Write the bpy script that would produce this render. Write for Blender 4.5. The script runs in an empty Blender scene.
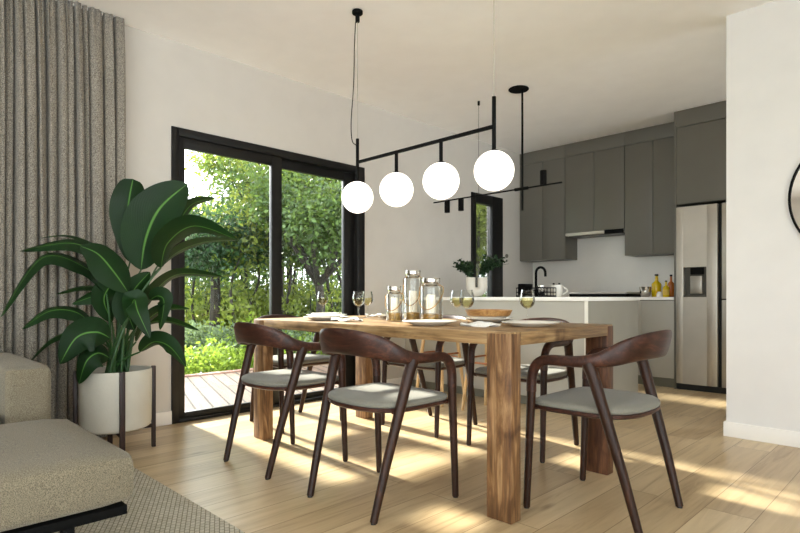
import bpy, bmesh, math, random
import numpy as np
from mathutils import Vector, Matrix

PI = math.pi
C = bpy.context.scene.collection
F_PX, HOR, CAM_H = 555.56, 297.0, 0.90
S2 = math.sqrt(0.5)
CEIL = 2.72
EXPO = 1.72


def px(u, v, Z):
    """point at camera depth Z (metres) seen at pixel (u, v)"""
    a = (u - 400) / F_PX
    return Vector((Z * S2 * (a - 1), Z * S2 * (a + 1), CAM_H + (HOR - v) / F_PX * Z))


# ------------------------------------------------------------------ materials
def lin(h):
    h = h.lstrip('#')
    out = []
    for i in (0, 2, 4):
        c = int(h[i:i + 2], 16) / 255
        out.append(c / 12.92 if c <= 0.04045 else ((c + 0.055) / 1.055) ** 2.4)
    return tuple(out) + (1.0,)


class NT:
    def __init__(self, name):
        self.m = bpy.data.materials.new(name)
        self.m.use_nodes = True
        self.t = self.m.node_tree
        self.t.nodes.clear()
        self.out = self.n('ShaderNodeOutputMaterial')

    def n(self, kind, **kw):
        nd = self.t.nodes.new(kind)
        for k, v in kw.items():
            setattr(nd, k, v)
        return nd

    def l(self, a, b):
        self.t.links.new(a, b)

    def bsdf(self, col=None, rough=0.5, metal=0.0, spec=0.5):
        b = self.n('ShaderNodeBsdfPrincipled')
        if col is not None:
            b.inputs['Base Color'].default_value = col
        b.inputs['Roughness'].default_value = rough
        b.inputs['Metallic'].default_value = metal
        b.inputs['Specular IOR Level'].default_value = spec
        self.l(b.outputs[0], self.out.inputs[0])
        return b

    def coords(self, scale=(1, 1, 1), rot=(0, 0, 0), kind='Object'):
        tc = self.n('ShaderNodeTexCoord')
        mp = self.n('ShaderNodeMapping')
        mp.inputs['Scale'].default_value = scale
        mp.inputs['Rotation'].default_value = rot
        self.l(tc.outputs[kind], mp.inputs[0])
        return mp.outputs[0]

    def noise(self, vec, scale, detail=3.0, rough=0.5, dist=0.0):
        n = self.n('ShaderNodeTexNoise')
        n.inputs['Scale'].default_value = scale
        n.inputs['Detail'].default_value = detail
        n.inputs['Roughness'].default_value = rough
        n.inputs['Distortion'].default_value = dist
        self.l(vec, n.inputs['Vector'])
        return n

    def ramp(self, fac, stops):
        r = self.n('ShaderNodeValToRGB')
        el = r.color_ramp.elements
        while len(el) < len(stops):
            el.new(0.5)
        for e, (p, c) in zip(el, stops):
            e.position = p
            e.color = c
        self.l(fac, r.inputs[0])
        return r.outputs[0]

    def mix(self, fac, a, b, mode='MIX'):
        m = self.n('ShaderNodeMix', data_type='RGBA', blend_type=mode)
        for sock, val in ((m.inputs[0], fac), (m.inputs[6], a), (m.inputs[7], b)):
            if hasattr(val, 'links'):
                self.l(val, sock)
            else:
                sock.default_value = val
        return m.outputs[2]

    def bump(self, b, height, strength=0.2, dist=0.01):
        bp = self.n('ShaderNodeBump')
        bp.inputs['Strength'].default_value = strength
        bp.inputs['Distance'].default_value = dist
        self.l(height, bp.inputs['Height'])
        self.l(bp.outputs[0], b.inputs['Normal'])


def plain(name, hexc, rough=0.5, metal=0.0, spec=0.5, var=0.06, vscale=6.0, bump=0.0, bscale=60.0):
    t = NT(name)
    b = t.bsdf(lin(hexc), rough, metal, spec)
    v = t.coords()
    n = t.noise(v, vscale, 3)
    c = lin(hexc)
    lo = tuple(x * (1 - var) for x in c[:3]) + (1,)
    hi = tuple(min(1, x * (1 + var)) for x in c[:3]) + (1,)
    t.l(t.ramp(n.outputs[0], [(0.3, lo), (0.7, hi)]), b.inputs['Base Color'])
    if bump:
        n2 = t.noise(v, bscale, 2)
        t.bump(b, n2.outputs[0], bump, 0.004)
    return t.m


def wood(name, dark, mid, light, axis=0, scale=1.0, rough=0.5, spec=0.4, knots=False):
    t = NT(name)
    b = t.bsdf(lin(mid), rough, 0, spec)
    sc = [9 * scale] * 3
    sc[axis] = 0.9 * scale
    v = t.coords(tuple(sc))
    n = t.noise(v, 2.2, 6, 0.62, 2.2 if knots else 0.8)
    col = t.ramp(n.outputs[0], [(0.28, lin(dark)), (0.5, lin(mid)), (0.72, lin(light))])
    sc2 = [70 * scale] * 3
    sc2[axis] = 2.0 * scale
    n2 = t.noise(t.coords(tuple(sc2)), 1.5, 3)
    g = t.ramp(n2.outputs[0], [(0.35, (0.72, 0.7, 0.68, 1)), (0.6, (1, 1, 1, 1))])
    col = t.mix(1.0, col, g, 'MULTIPLY')
    if knots:
        sc3 = [4 * scale] * 3
        sc3[axis] = 2.2 * scale
        n3 = t.noise(t.coords(tuple(sc3)), 1.6, 2, 0.5, 1.5)
        k = t.ramp(n3.outputs[0], [(0.32, (0.40, 0.33, 0.27, 1)), (0.40, (0.75, 0.7, 0.66, 1)), (0.50, (1, 1, 1, 1))])
        col = t.mix(0.85, col, k, 'MULTIPLY')
    t.l(col, b.inputs['Base Color'])
    t.bump(b, n2.outputs[0], 0.12, 0.003)
    return t.m


def thin_glass(name, tint=(1, 1, 1, 1), ior=1.45, boost=1.0):
    t = NT(name)
    tr = t.n('ShaderNodeBsdfTransparent')
    tr.inputs[0].default_value = tint
    gl = t.n('ShaderNodeBsdfGlossy')
    gl.inputs['Roughness'].default_value = 0.02
    fr = t.n('ShaderNodeFresnel')
    fr.inputs[0].default_value = ior
    mu = t.n('ShaderNodeMath', operation='MULTIPLY')
    mu.inputs[1].default_value = boost
    mu.use_clamp = True
    t.l(fr.outputs[0], mu.inputs[0])
    mx = t.n('ShaderNodeMixShader')
    t.l(mu.outputs[0], mx.inputs[0])
    t.l(tr.outputs[0], mx.inputs[1])
    t.l(gl.outputs[0], mx.inputs[2])
    t.l(mx.outputs[0], t.out.inputs[0])
    return t.m


def leafmat(name, dark, light, trans, tmix=0.35, rough=0.5, midrib=None, scale=2.0):
    t = NT(name)
    b = t.bsdf(lin(dark), rough, 0, 0.22)
    n = t.noise(t.coords(), scale, 4)
    col = t.ramp(n.outputs[0], [(0.32, lin(dark)), (0.68, lin(light))])
    tl = t.n('ShaderNodeBsdfTranslucent')
    tl.inputs[0].default_value = lin(trans)
    if midrib:
        uv = t.n('ShaderNodeUVMap')
        sp = t.n('ShaderNodeSeparateXYZ')
        t.l(uv.outputs[0], sp.inputs[0])
        sub = t.n('ShaderNodeMath', operation='SUBTRACT')
        sub.inputs[1].default_value = 0.5
        t.l(sp.outputs[0], sub.inputs[0])
        ab = t.n('ShaderNodeMath', operation='ABSOLUTE')
        t.l(sub.outputs[0], ab.inputs[0])
        # side veins: fine slanted stripes
        wv = t.n('ShaderNodeTexWave')
        wv.inputs['Scale'].default_value = 7.0
        wv.inputs['Distortion'].default_value = 0.4
        cb = t.n('ShaderNodeCombineXYZ')
        ad = t.n('ShaderNodeMath', operation='SUBTRACT')
        t.l(sp.outputs[1], ad.inputs[0])
        t.l(ab.outputs[0], ad.inputs[1])
        t.l(ad.outputs[0], cb.inputs[0])
        t.l(cb.outputs[0], wv.inputs[0])
        vein = t.ramp(wv.outputs[0], [(0.0, (0.8, 0.8, 0.8, 1)), (0.6, (1, 1, 1, 1))])
        col = t.mix(1.0, col, vein, 'MULTIPLY')
        rib = t.ramp(ab.outputs[0], [(0.012, (1, 1, 1, 1)), (0.03, (0, 0, 0, 1))])
        col = t.mix(rib, col, lin(midrib))
        t.bump(b, wv.outputs[0], 0.15, 0.004)
    t.l(col, b.inputs['Base Color'])
    mx = t.n('ShaderNodeMixShader')
    mx.inputs[0].default_value = tmix
    t.l(b.outputs[0], mx.inputs[1])
    t.l(tl.outputs[0], mx.inputs[2])
    t.l(mx.outputs[0], t.out.inputs[0])
    return t.m


def fabric(name, a, b_, scale=260, bump=0.5, rough=0.95, big=3.0, stretch=(1, 1, 1)):
    t = NT(name)
    b = t.bsdf(lin(a), rough, 0, 0.15)
    b.inputs['Sheen Weight'].default_value = 0.15
    v = t.coords(stretch)
    n = t.noise(v, scale, 2, 0.6)
    col = t.ramp(n.outputs[0], [(0.36, lin(a)), (0.64, lin(b_))])
    n2 = t.noise(t.coords(), big, 3)
    g = t.ramp(n2.outputs[0], [(0.3, (0.88, 0.88, 0.88, 1)), (0.7, (1, 1, 1, 1))])
    t.l(t.mix(1.0, col, g, 'MULTIPLY'), b.inputs['Base Color'])
    t.bump(b, n.outputs[0], bump, 0.003)
    return t.m


def woven(name, a, b_, gap, cell, bump=0.6, rot=0.0):
    t = NT(name)
    b = t.bsdf(lin(a), 0.95, 0, 0.12)
    v = t.coords((1, 1, 1), (0, 0, rot))
    br = t.n('ShaderNodeTexBrick')
    br.inputs['Scale'].default_value = 1.0
    br.inputs['Brick Width'].default_value = cell * 1.5
    br.inputs['Row Height'].default_value = cell
    br.inputs['Mortar Size'].default_value = cell * 0.14
    br.inputs['Mortar Smooth'].default_value = 0.8
    br.inputs['Color1'].default_value = lin(a)
    br.inputs['Color2'].default_value = lin(b_)
    br.inputs['Mortar'].default_value = lin(gap)
    t.l(v, br.inputs['Vector'])
    n = t.noise(v, 140, 2)
    g = t.ramp(n.outputs[0], [(0.3, (0.78, 0.78, 0.78, 1)), (0.7, (1, 1, 1, 1))])
    t.l(t.mix(1.0, br.outputs[0], g, 'MULTIPLY'), b.inputs['Base Color'])
    t.bump(b, br.outputs[1], -bump, 0.006)
    return t.m


def planks(name, cols, gap, width, length, rot, rough=0.42, gapw=0.0018, spec=0.4, knots=True):
    t = NT(name)
    b = t.bsdf(lin(cols[0]), rough, 0, spec)
    v = t.coords((1, 1, 1), (0, 0, rot))
    br = t.n('ShaderNodeTexBrick')
    br.offset = 0.37
    br.inputs['Scale'].default_value = 1.0
    br.inputs['Brick Width'].default_value = length
    br.inputs['Row Height'].default_value = width
    br.inputs['Mortar Size'].default_value = gapw
    br.inputs['Mortar Smooth'].default_value = 0.3
    br.inputs['Color1'].default_value = (0, 0, 0, 1)
    br.inputs['Color2'].default_value = (1, 1, 1, 1)
    br.inputs['Mortar'].default_value = (0.5, 0.5, 0.5, 1)
    t.l(v, br.inputs['Vector'])
    # grain runs along the plank; each plank shifts the grain
    sh = t.n('ShaderNodeVectorMath', operation='MULTIPLY_ADD')
    sh.inputs[1].default_value = (3.1, 7.3, 5.0)
    t.l(br.outputs[0], sh.inputs[0])
    t.l(v, sh.inputs[2])
    mp = t.n('ShaderNodeMapping')
    mp.inputs['Scale'].default_value = (0.9, 11, 5)
    t.l(sh.outputs[0], mp.inputs[0])
    n = t.noise(mp.outputs[0], 1.7, 7, 0.62, 0.9)
    base = t.ramp(br.outputs[0], [(0.0, lin(cols[0])), (0.5, lin(cols[1])), (1.0, lin(cols[2]))])
    g = t.ramp(n.outputs[0], [(0.28, (0.56, 0.48, 0.40, 1)), (0.48, (0.93, 0.9, 0.86, 1)), (0.72, (1.1, 1.1, 1.1, 1))])
    col = t.mix(0.9, base, g, 'MULTIPLY')
    if knots:
        mp2 = t.n('ShaderNodeMapping')
        mp2.inputs['Scale'].default_value = (1.6, 5.5, 3)
        t.l(sh.outputs[0], mp2.inputs[0])
        vo = t.n('ShaderNodeTexVoronoi')
        vo.inputs['Scale'].default_value = 1.0
        t.l(mp2.outputs[0], vo.inputs['Vector'])
        k = t.ramp(vo.outputs['Distance'], [(0.0, (0.36, 0.27, 0.2, 1)), (0.12, (1, 1, 1, 1))])
        col = t.mix(0.75, col, k, 'MULTIPLY')
    col = t.mix(br.outputs[1], col, lin(gap))
    t.l(col, b.inputs['Base Color'])
    t.bump(b, br.outputs[1], -0.25, 0.002)
    return t.m


def emit(name, hexc, strength):
    t = NT(name)
    b = t.bsdf(lin('#e9e6e0'), 0.35)
    b.inputs['Emission Color'].default_value = lin(hexc)
    b.inputs['Emission Strength'].default_value = strength
    return t.m


M = {}
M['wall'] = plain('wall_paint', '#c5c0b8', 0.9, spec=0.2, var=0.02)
M['wall_lit'] = plain('wall_paint_lit', '#d8d5d1', 0.9, spec=0.2, var=0.02)  # wall paint lightened; stronger light on the right wall put into the colour
M['ceil'] = plain('ceiling_paint', '#f8f7f6', 0.95, spec=0.1, var=0.015)
M['trim'] = plain('trim_paint', '#e8e4dd', 0.55, var=0.015)
M['floor'] = planks('oak_floor', ('#b79f7b', '#c4ad88', '#cfba96'), '#7c6142', 0.19, 1.9, PI / 2, 0.3)
M['deck'] = planks('deck_boards', ('#54443a', '#5e4d42', '#67564a'), '#140f0c', 0.145, 6.0, math.radians(18), 0.8, 0.012, 0.2, knots=False)
M['deck_rim'] = wood('deck_rim', '#5d4038', '#7a5a4e', '#8d6c5e', 1, 1.0, 0.7)
M['black'] = plain('black_frame', '#131211', 0.45, spec=0.3, var=0.1)
M['matte_black'] = plain('matte_black', '#090908', 0.75, spec=0.12, var=0.1)
M['glass'] = thin_glass('window_glass', (0.98, 1, 0.98, 1), 1.32, 0.8)
M['clear'] = thin_glass('clear_glass', (0.975, 0.98, 0.97, 1), 1.4, 0.6)
M['wine'] = thin_glass('white_wine', (0.92, 0.88, 0.62, 1), 1.33, 1.0)
M['table'] = wood('rustic_table_wood', '#43291a', '#7d5a38', '#b18e64', 2, 1.0, 0.5, knots=True)
M['table_shaded'] = wood('rustic_table_shaded_leg', '#32190f', '#5a3824', '#7c5538', 2, 1.0, 0.5, knots=True)  # far leg's shade put into a darker, redder copy of the wood
M['table_top'] = wood('rustic_table_top', '#6d5235', '#9a7a52', '#b69a70', 0, 1.0, 0.36, knots=True)
M['table_y'] = wood('rustic_table_end', '#5e452b', '#8c6d47', '#ab8f66', 1, 1.0, 0.5, knots=True)
M['walnut'] = wood('walnut', '#26150f', '#3a2118', '#5c3627', 0, 1.6, 0.42, 0.3)  # lighter than the leg wood; light on the crest put into the colour
M['walnut_leg'] = wood('walnut_leg', '#1f1007', '#2b170c', '#422514', 2, 1.6, 0.45, 0.25)
M['stand'] = wood('dark_stand_wood', '#1d100c', '#2c1913', '#3d241a', 2, 1.6, 0.5)
M['lightwood'] = wood('light_wood', '#c09a66', '#d6b380', '#e3c799', 2, 1.4, 0.5)
M['bowlwood'] = wood('bowl_wood', '#8d5f34', '#b98a54', '#d0a56c', 0, 2.0, 0.45)
M['stoolrung'] = wood('stool_rung', '#8a5430', '#a5683c', '#b97a4a', 0, 1.6, 0.5)
M['seat'] = fabric('seat_fabric', '#6c695e', '#868377', 420, 0.3)
M['sofa'] = fabric('sofa_fabric', '#5a5242', '#8f8570', 380, 0.7, big=2.0)
M['curtain'] = fabric('curtain_fabric', '#534d44', '#a8a093', 300, 0.4, big=1.5, stretch=(1, 1, 0.55))
M['rug'] = woven('rug_weave', '#cac4b2', '#dcd6c6', '#857e6b', 0.018, 0.7, math.radians(27))
M['cab'] = plain('cabinet_lacquer', '#66635a', 0.42, var=0.02, spec=0.45)
M['cab_in'] = plain('cabinet_carcass', '#4b483c', 0.6, var=0.03)
M['island'] = plain('lit_front_lacquer', '#aaa79d', 0.42, var=0.02)  # front lacquer lightened, daylight on the fronts put into the colour
M['island_end'] = plain('island_end_shaded', '#8e8a7e', 0.38, var=0.02)  # darker copy of the island lacquer for the less lit end face
M['edge'] = plain('lit_edge', '#dcdacf', 0.5, var=0.02)  # light catching the end panel edge, put into a pale colour
M['quartz'] = plain('white_quartz', '#eeece7', 0.25, var=0.015)
M['splash'] = plain('splashback', '#dcd8d0', 0.4, var=0.02)
M['plinth'] = plain('plinth', '#6f6c5d', 0.5)
M['steel'] = plain('brushed_steel', '#b5afa4', 0.46, 0.72, var=0.04)
M['steel_lt'] = plain('polished_steel', '#d8d4cc', 0.15, 1.0, var=0.02)
M['rubber'] = plain('rubber', '#15140f', 0.7)
M['dispenser'] = plain('dispenser_grey', '#4a463e', 0.4, 0.4)
M['dispenser_lt'] = plain('dispenser_panel', '#98938a', 0.35, 0.6)
M['pot'] = plain('cream_ceramic', '#c9c4b6', 0.75, var=0.05, bump=0.15, bscale=80)
M['soil'] = plain('soil', '#2a2119', 1.0, var=0.4, vscale=40, bump=0.8)
M['china'] = plain('white_china', '#e9e5da', 0.22, var=0.02)
M['linen'] = fabric('napkin_linen', '#d9d6cd', '#ece9e2', 300, 0.3)
M['gold'] = plain('brass', '#b98d45', 0.25, 0.9, var=0.15, vscale=30)
M['goldfill'] = plain('gold_pebbles', '#9c7a3e', 0.45, 0.35, var=0.55, vscale=70, bump=0.8, bscale=90)
M['wax'] = plain('candle_wax', '#efe6d3', 0.5, var=0.02)
M['globe'] = emit('opal_globe', '#fff4e6', 3.0 / 2 ** EXPO)
M['oil'] = plain('yellow_oil', '#d6b50a', 0.2, var=0.05)
M['amber'] = plain('amber_sauce', '#b0601c', 0.25, var=0.1)
M['label'] = plain('yellow_label', '#e2bd4a', 0.5)
M['vase'] = plain('ivory_vase', '#d6d0c3', 0.5, var=0.03)
M['plant_leaf'] = leafmat('house_plant_leaf', '#0d220d', '#183514', '#3f7a22', 0.10, 0.5, '#55843a', 3)
M['plant_stem'] = plain('plant_stem', '#274a1f', 0.5, var=0.2)
M['sprig'] = leafmat('sprig_leaf', '#16281a', '#2a4028', '#4b6b2c', 0.15, 0.5)
M['leaf_a'] = leafmat('tree_leaf_mid', '#0b180a', '#40592b', '#6c8038', 0.38, 0.45, scale=5)
M['leaf_b'] = leafmat('tree_leaf_yellow', '#19260c', '#6c7b30', '#98a444', 0.42, 0.45, scale=5)
M['leaf_c'] = leafmat('tree_leaf_deep', '#09150e', '#2d4930', '#4b6a3c', 0.35, 0.4, scale=5)
M['hedge'] = leafmat('hedge_leaf', '#273d0d', '#769030', '#96ac40', 0.42, 0.45, scale=7.0)
M['pale'] = leafmat('pale_shrub_leaf', '#21301a', '#667a54', '#788862', 0.4, 0.5, scale=6)
M['bark'] = plain('bark', '#1f1a15', 0.95, var=0.4, vscale=14, bump=0.8, bscale=30)
M['grass'] = plain('grass', '#5f7a34', 0.95, var=0.35, vscale=9, bump=0.5, bscale=60)
M['wallplate'] = plain('thermostat_grey', '#6b655a', 0.4)


def mirror_mat():
    t = NT('mirror_silver')
    b = t.bsdf(lin('#d6d1c8'), 0.04, 1.0)
    n = t.noise(t.coords(), 4)
    t.l(t.ramp(n.outputs[0], [(0.3, lin('#d2cdc4')), (0.7, lin('#d9d4cb'))]), b.inputs['Base Color'])
    return t.m


M['mirror'] = mirror_mat()


# ------------------------------------------------------------------ mesh helpers
class MB:
    def __init__(self):
        self.bm = bmesh.new()

    def box(self, lo, hi, bevel=0.0, seg=2):
        b = bmesh.new()
        bmesh.ops.create_cube(b, size=1.0)
        for v in b.verts:
            v.co = Vector([(lo[i] + hi[i]) / 2 + v.co[i] * (hi[i] - lo[i]) for i in range(3)])
        if bevel > 0:
            bmesh.ops.bevel(b, geom=list(b.edges) + list(b.verts), offset=bevel, segments=seg, profile=0.5, affect='EDGES', clamp_overlap=True)
        self._add(b)
        return self

    def _add(self, b, mat=None):
        if mat is not None:
            bmesh.ops.transform(b, matrix=mat, verts=b.verts)
        me = bpy.data.meshes.new('tmp')
        b.to_mesh(me)
        b.free()
        self.bm.from_mesh(me)
        bpy.data.meshes.remove(me)

    def grid(self, rings, closed=True, cap0=False, cap1=False):
        """rings: list of lists of points, same length"""
        vs = [[self.bm.verts.new(p) for p in r] for r in rings]
        n = len(vs[0])
        for i in range(len(vs) - 1):
            for j in range(n if closed else n - 1):
                k = (j + 1) % n
                try:
                    self.bm.faces.new((vs[i][j], vs[i][k], vs[i + 1][k], vs[i + 1][j]))
                except ValueError:
                    pass
        if cap0:
            self.bm.faces.new(list(reversed(vs[0])))
        if cap1:
            self.bm.faces.new(vs[-1])
        return self

    def lathe(self, prof, c=(0, 0, 0), seg=32, cap0=False, cap1=False):
        rings = []
        for r, z in prof:
            rings.append([(c[0] + r * math.cos(2 * PI * j / seg), c[1] + r * math.sin(2 * PI * j / seg), c[2] + z) for j in range(seg)])
        return self.grid(rings, True, cap0, cap1)

    def cyl(self, c, r, z0, z1, seg=24, bevel=0.0):
        if bevel:
            p = [(r - bevel, z0), (r, z0 + bevel), (r, z1 - bevel), (r - bevel, z1)]
        else:
            p = [(r, z0), (r, z1)]
        return self.lathe(p, (c[0], c[1], 0), seg, True, True)

    def tube(self, pts, radii, seg=8, flat=1.0):
        pts = [Vector(p) for p in pts]
        if not hasattr(radii, '__len__'):
            radii = [radii] * len(pts)
        rings = []
        ref = None
        for i, p in enumerate(pts):
            t = (pts[min(i + 1, len(pts) - 1)] - pts[max(i - 1, 0)]).normalized()
            if ref is None:
                ref = t.orthogonal().normalized()
            ref = (ref - t * ref.dot(t)).normalized()
            b = t.cross(ref)
            rings.append([p + (ref * math.cos(2 * PI * j / seg) + b * math.sin(2 * PI * j / seg) * flat) * radii[i] for j in range(seg)])
        return self.grid(rings, True, True, True)

    def build(self, name, mat, parent=None, loc=None, smooth=35):
        bmesh.ops.recalc_face_normals(self.bm, faces=self.bm.faces)
        me = bpy.data.meshes.new(name)
        self.bm.to_mesh(me)
        self.bm.free()
        return link(name, me, mat, parent, loc, smooth)


def link(name, me, mat, parent=None, loc=None, smooth=35):
    if smooth and len(me.polygons):
        me.polygons.foreach_set('use_smooth', [True] * len(me.polygons))
        me.set_sharp_from_angle(angle=math.radians(smooth))
    me.materials.append(mat)
    o = bpy.data.objects.new(name, me)
    C.objects.link(o)
    if parent is not None:
        o.parent = parent
    if loc is not None:
        o.location = loc
    return o


def tag(o, label=None, cat=None, group=None, kind=None):
    if label:
        o['label'] = label
    if cat:
        o['category'] = cat
    if group:
        o['group'] = group
    if kind:
        o['kind'] = kind
    return o


def thing(name, label, cat, loc=(0, 0, 0), rz=0.0, group=None, kind=None):
    o = bpy.data.objects.new(name, None)
    o.empty_display_size = 0.1
    C.objects.link(o)
    o.location = loc
    o.rotation_euler = (0, 0, rz)
    return tag(o, label, cat, group, kind)


def copy_tree(root, loc, rz, label, group=None):
    def rec(o, parent):
        c = o.copy()
        C.objects.link(c)
        if parent is not None:
            c.parent = parent
        for ch in list(o.children):
            rec(ch, c)
        return c
    r = rec(root, None)
    r.location = loc
    r.rotation_euler = (0, 0, rz)
    r['label'] = label
    if group:
        r['group'] = group
    return r


def struct(name, mb, mat, label=None, parent=None, smooth=35):
    o = mb.build(name, mat, parent, smooth=smooth)
    if parent is None:
        o['kind'] = 'structure'
        if label:
            o['label'] = label
    return o


def srgb_box(lo, hi, bevel=0.0, seg=2):
    return MB().box(lo, hi, bevel, seg)


def catmull(P, n):
    """interpolate rows of P (list of tuples) with a Catmull-Rom spline, n samples per span"""
    P = np.array(P, float)
    out = []
    for i in range(len(P) - 1):
        p0 = P[max(i - 1, 0)]
        p1, p2 = P[i], P[i + 1]
        p3 = P[min(i + 2, len(P) - 1)]
        for k in range(n):
            t = k / n
            out.append(0.5 * ((2 * p1) + (-p0 + p2) * t + (2 * p0 - 5 * p1 + 4 * p2 - p3) * t * t + (-p0 + 3 * p1 - 3 * p2 + p3) * t ** 3))
    out.append(P[-1])
    return out


# ------------------------------------------------------------------ setting
WX, WY = -3.93, 6.40          # inner faces: window wall, kitchen wall
RW = 4.04                     # face of the short wall beside the fridge
XR, YB = 3.2, -4.2            # unseen far sides of the room
TH = 0.12

struct('floor', MB().box((WX - 0.10, YB - TH, -0.12), (XR + TH, WY + TH, 0.0)), M['floor'], 'light oak plank floor')
struct('ceiling', MB().box((WX - TH, YB - TH, CEIL), (XR + TH, WY + TH, CEIL + 0.15)), M['ceil'], 'plain pale ceiling')

D1 = (1.637, 3.452, 2.112)    # sliding door y0, y1, top
D2 = (5.08, 5.69, 2.104)      # narrow kitchen door
w = MB()
w.box((WX - TH, YB, 0), (WX, D1[0] + 0.03, CEIL))
w.box((WX - TH, D1[1] - 0.03, 0), (WX, D2[0] + 0.03, CEIL))
w.box((WX - TH, D2[1] - 0.14, 0), (WX, WY, CEIL))
w.box((WX - TH, D1[0] + 0.03, D1[2] - 0.03), (WX, D1[1] - 0.03, CEIL))
w.box((WX - TH, D2[0] + 0.03, D2[2] - 0.03), (WX, D2[1] - 0.14, CEIL))
struct('wall_left', w, M['wall'])
struct('wall_kitchen', MB().box((WX - TH, WY, 0), (XR + TH, WY + TH, CEIL)), M['wall'])
w = MB()
w.box((-1.05, RW, 0), (XR, RW + TH, CEIL))
struct('wall_right', w, M['wall_lit'])
w = MB()  # wall behind the camera with a broad window
BW = (-1.8, 3.1)
w.box((WX - TH, YB - TH, 0), (BW[0], YB, CEIL))
w.box((BW[1], YB - TH, 0), (XR + TH, YB, CEIL))
w.box((BW[0], YB - TH, 2.6), (BW[1], YB, CEIL))
w.box((BW[0], YB - TH, 0), (BW[1], YB, 0.08))
struct('wall_back', w, M['wall_lit'])
KW = (4.35, 6.2)
w = MB()
SW = (-3.9, 1.2)
w.box((XR, YB, 0), (XR + TH, SW[0], CEIL))
w.box((XR, SW[1], 0), (XR + TH, KW[0], CEIL))
w.box((XR, SW[0], 2.5), (XR + TH, SW[1], CEIL))
w.box((XR, SW[0], 0), (XR + TH, SW[1], 0.1))
w.box((XR, KW[1], 0), (XR + TH, WY, CEIL))
w.box((XR, KW[0], 2.4), (XR + TH, KW[1], CEIL))
w.box((XR, KW[0], 0), (XR + TH, KW[1], 0.3))
struct('wall_side', w, M['wall_lit'])


def window_unit(name, axis, c0, c1, z0, z1, at, n):
    r = thing(name, None, None, (0, 0, 0), kind='structure')
    f, g = MB(), MB()
    fw = 0.05

    def bx(m, a0, a1, q0, q1, d0, d1):
        if axis == 'x':
            m.box((a0, at + d0, q0), (a1, at + d1, q1))
        else:
            m.box((at + d0, a0, q0), (at + d1, a1, q1))
    bx(f, c0, c1, z0, z0 + fw, -0.03, 0.03)
    bx(f, c0, c1, z1 - fw, z1, -0.03, 0.03)
    for i in range(n + 1):
        p = c0 + (c1 - c0 - fw) * i / n
        bx(f, p, p + fw, z0 + fw, z1 - fw, -0.03, 0.03)
    bx(g, c0 + fw, c1 - fw, z0 + fw, z1 - fw, -0.003, 0.003)
    f.build('window_frame', M['black'], r)
    g.build('window_glass', M['glass'], r)


window_unit('window_1', 'x', BW[0], BW[1], 0.08, 2.6, YB - 0.06, 4)
window_unit('fill_window_kitchen', 'y', KW[0], KW[1], 0.3, 2.4, XR + 0.06, 2)  # unseen window added to bring more light into the kitchen
window_unit('fill_window_side', 'y', SW[0], SW[1], 0.1, 2.5, XR + 0.06, 4)  # unseen side window added as fill for the living area

BBH, BBT = 0.095, 0.014
bb = MB()
bb.box((WX, YB, 0), (WX + BBT, D1[0], BBH), 0.003)
bb.box((WX, D1[1], 0), (WX + BBT, 3.98, BBH), 0.003)
struct('baseboard_left', bb, M['trim'])
bb = MB()
bb.box((-1.064, RW - BBT, 0), (XR, RW, BBH), 0.003)
bb.box((-1.064, RW, 0), (-1.05, RW + TH, BBH), 0.003)
struct('baseboard_right', bb, M['trim'])

# sliding glass door
d = thing('door_1', 'black framed two-panel sliding glass door to the deck', None, kind='structure')
f = MB()
X0, X1 = WX - 0.09, WX + 0.012
f.box((X0, D1[0], 0), (X1, D1[0] + 0.052, D1[2]), 0.003)
f.box((X0, D1[1] - 0.085, 0), (X1, D1[1], D1[2]), 0.003)
f.box((X0, D1[0] + 0.05, D1[2] - 0.06), (X1, D1[1] - 0.08, D1[2]), 0.003)
f.box((X0, D1[0] + 0.05, 0), (X1, D1[1] - 0.08, 0.026), 0.003)
f.build('door_frame', M['black'], d)


def sash(y0, y1, s0, s1, xc, nm):
    m = MB()
    x0, x1 = xc - 0.02, xc + 0.02
    z0, z1 = 0.028, D1[2] - 0.062
    m.box((x0, y0, z0), (x1, y0 + s0, z1), 0.003)
    m.box((x0, y1 - s1, z0), (x1, y1, z1), 0.003)
    m.box((x0, y0 + s0 - 0.002, z0), (x1, y1 - s1 + 0.002, z0 + 0.04), 0.003)
    m.box((x0, y0 + s0 - 0.002, z1 - 0.075), (x1, y1 - s1 + 0.002, z1), 0.003)
    so = m.build('sash', M['black'], d)
    g = MB().box((xc - 0.003, y0 + s0 - 0.004, z0 + 0.036), (xc + 0.003, y1 - s1 + 0.004, z1 - 0.07))
    g.build('glass_pane', M['glass'], so)


sash(1.690, 2.553, 0.047, 0.095, WX - 0.022, 'a')
sash(2.520, 3.370, 0.030, 0.12, WX - 0.066, 'b')

# narrow kitchen door
d = thing('door_2', 'narrow black framed glazed door beyond the kitchen island', None, kind='structure')
f = MB()
z1 = D2[2]
f.box((WX - 0.05, D2[0], 0), (WX + 0.02, D2[0] + 0.075, z1), 0.003)
f.box((WX - 0.05, 5.47, 0), (WX + 0.02, D2[1], z1), 0.003)
f.box((WX - 0.05, D2[0] + 0.07, z1 - 0.11), (WX + 0.02, 5.475, z1), 0.003)
f.box((WX - 0.05, D2[0] + 0.07, 0), (WX + 0.02, 5.475, 0.10), 0.003)
fo = f.build('door_leaf', M['black'], d)
MB().box((WX - 0.035, D2[0] + 0.072, 0.098), (WX - 0.029, 5.472, z1 - 0.108)).build('glass_pane', M['glass'], fo)
h = MB()
h.tube([(WX + 0.02, 5.655, 1.335), (WX + 0.055, 5.655, 1.335), (WX + 0.06, 5.64, 1.335), (WX + 0.06, 5.56, 1.335)], 0.008)
h.build('door_handle', M['matte_black'], d)

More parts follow.
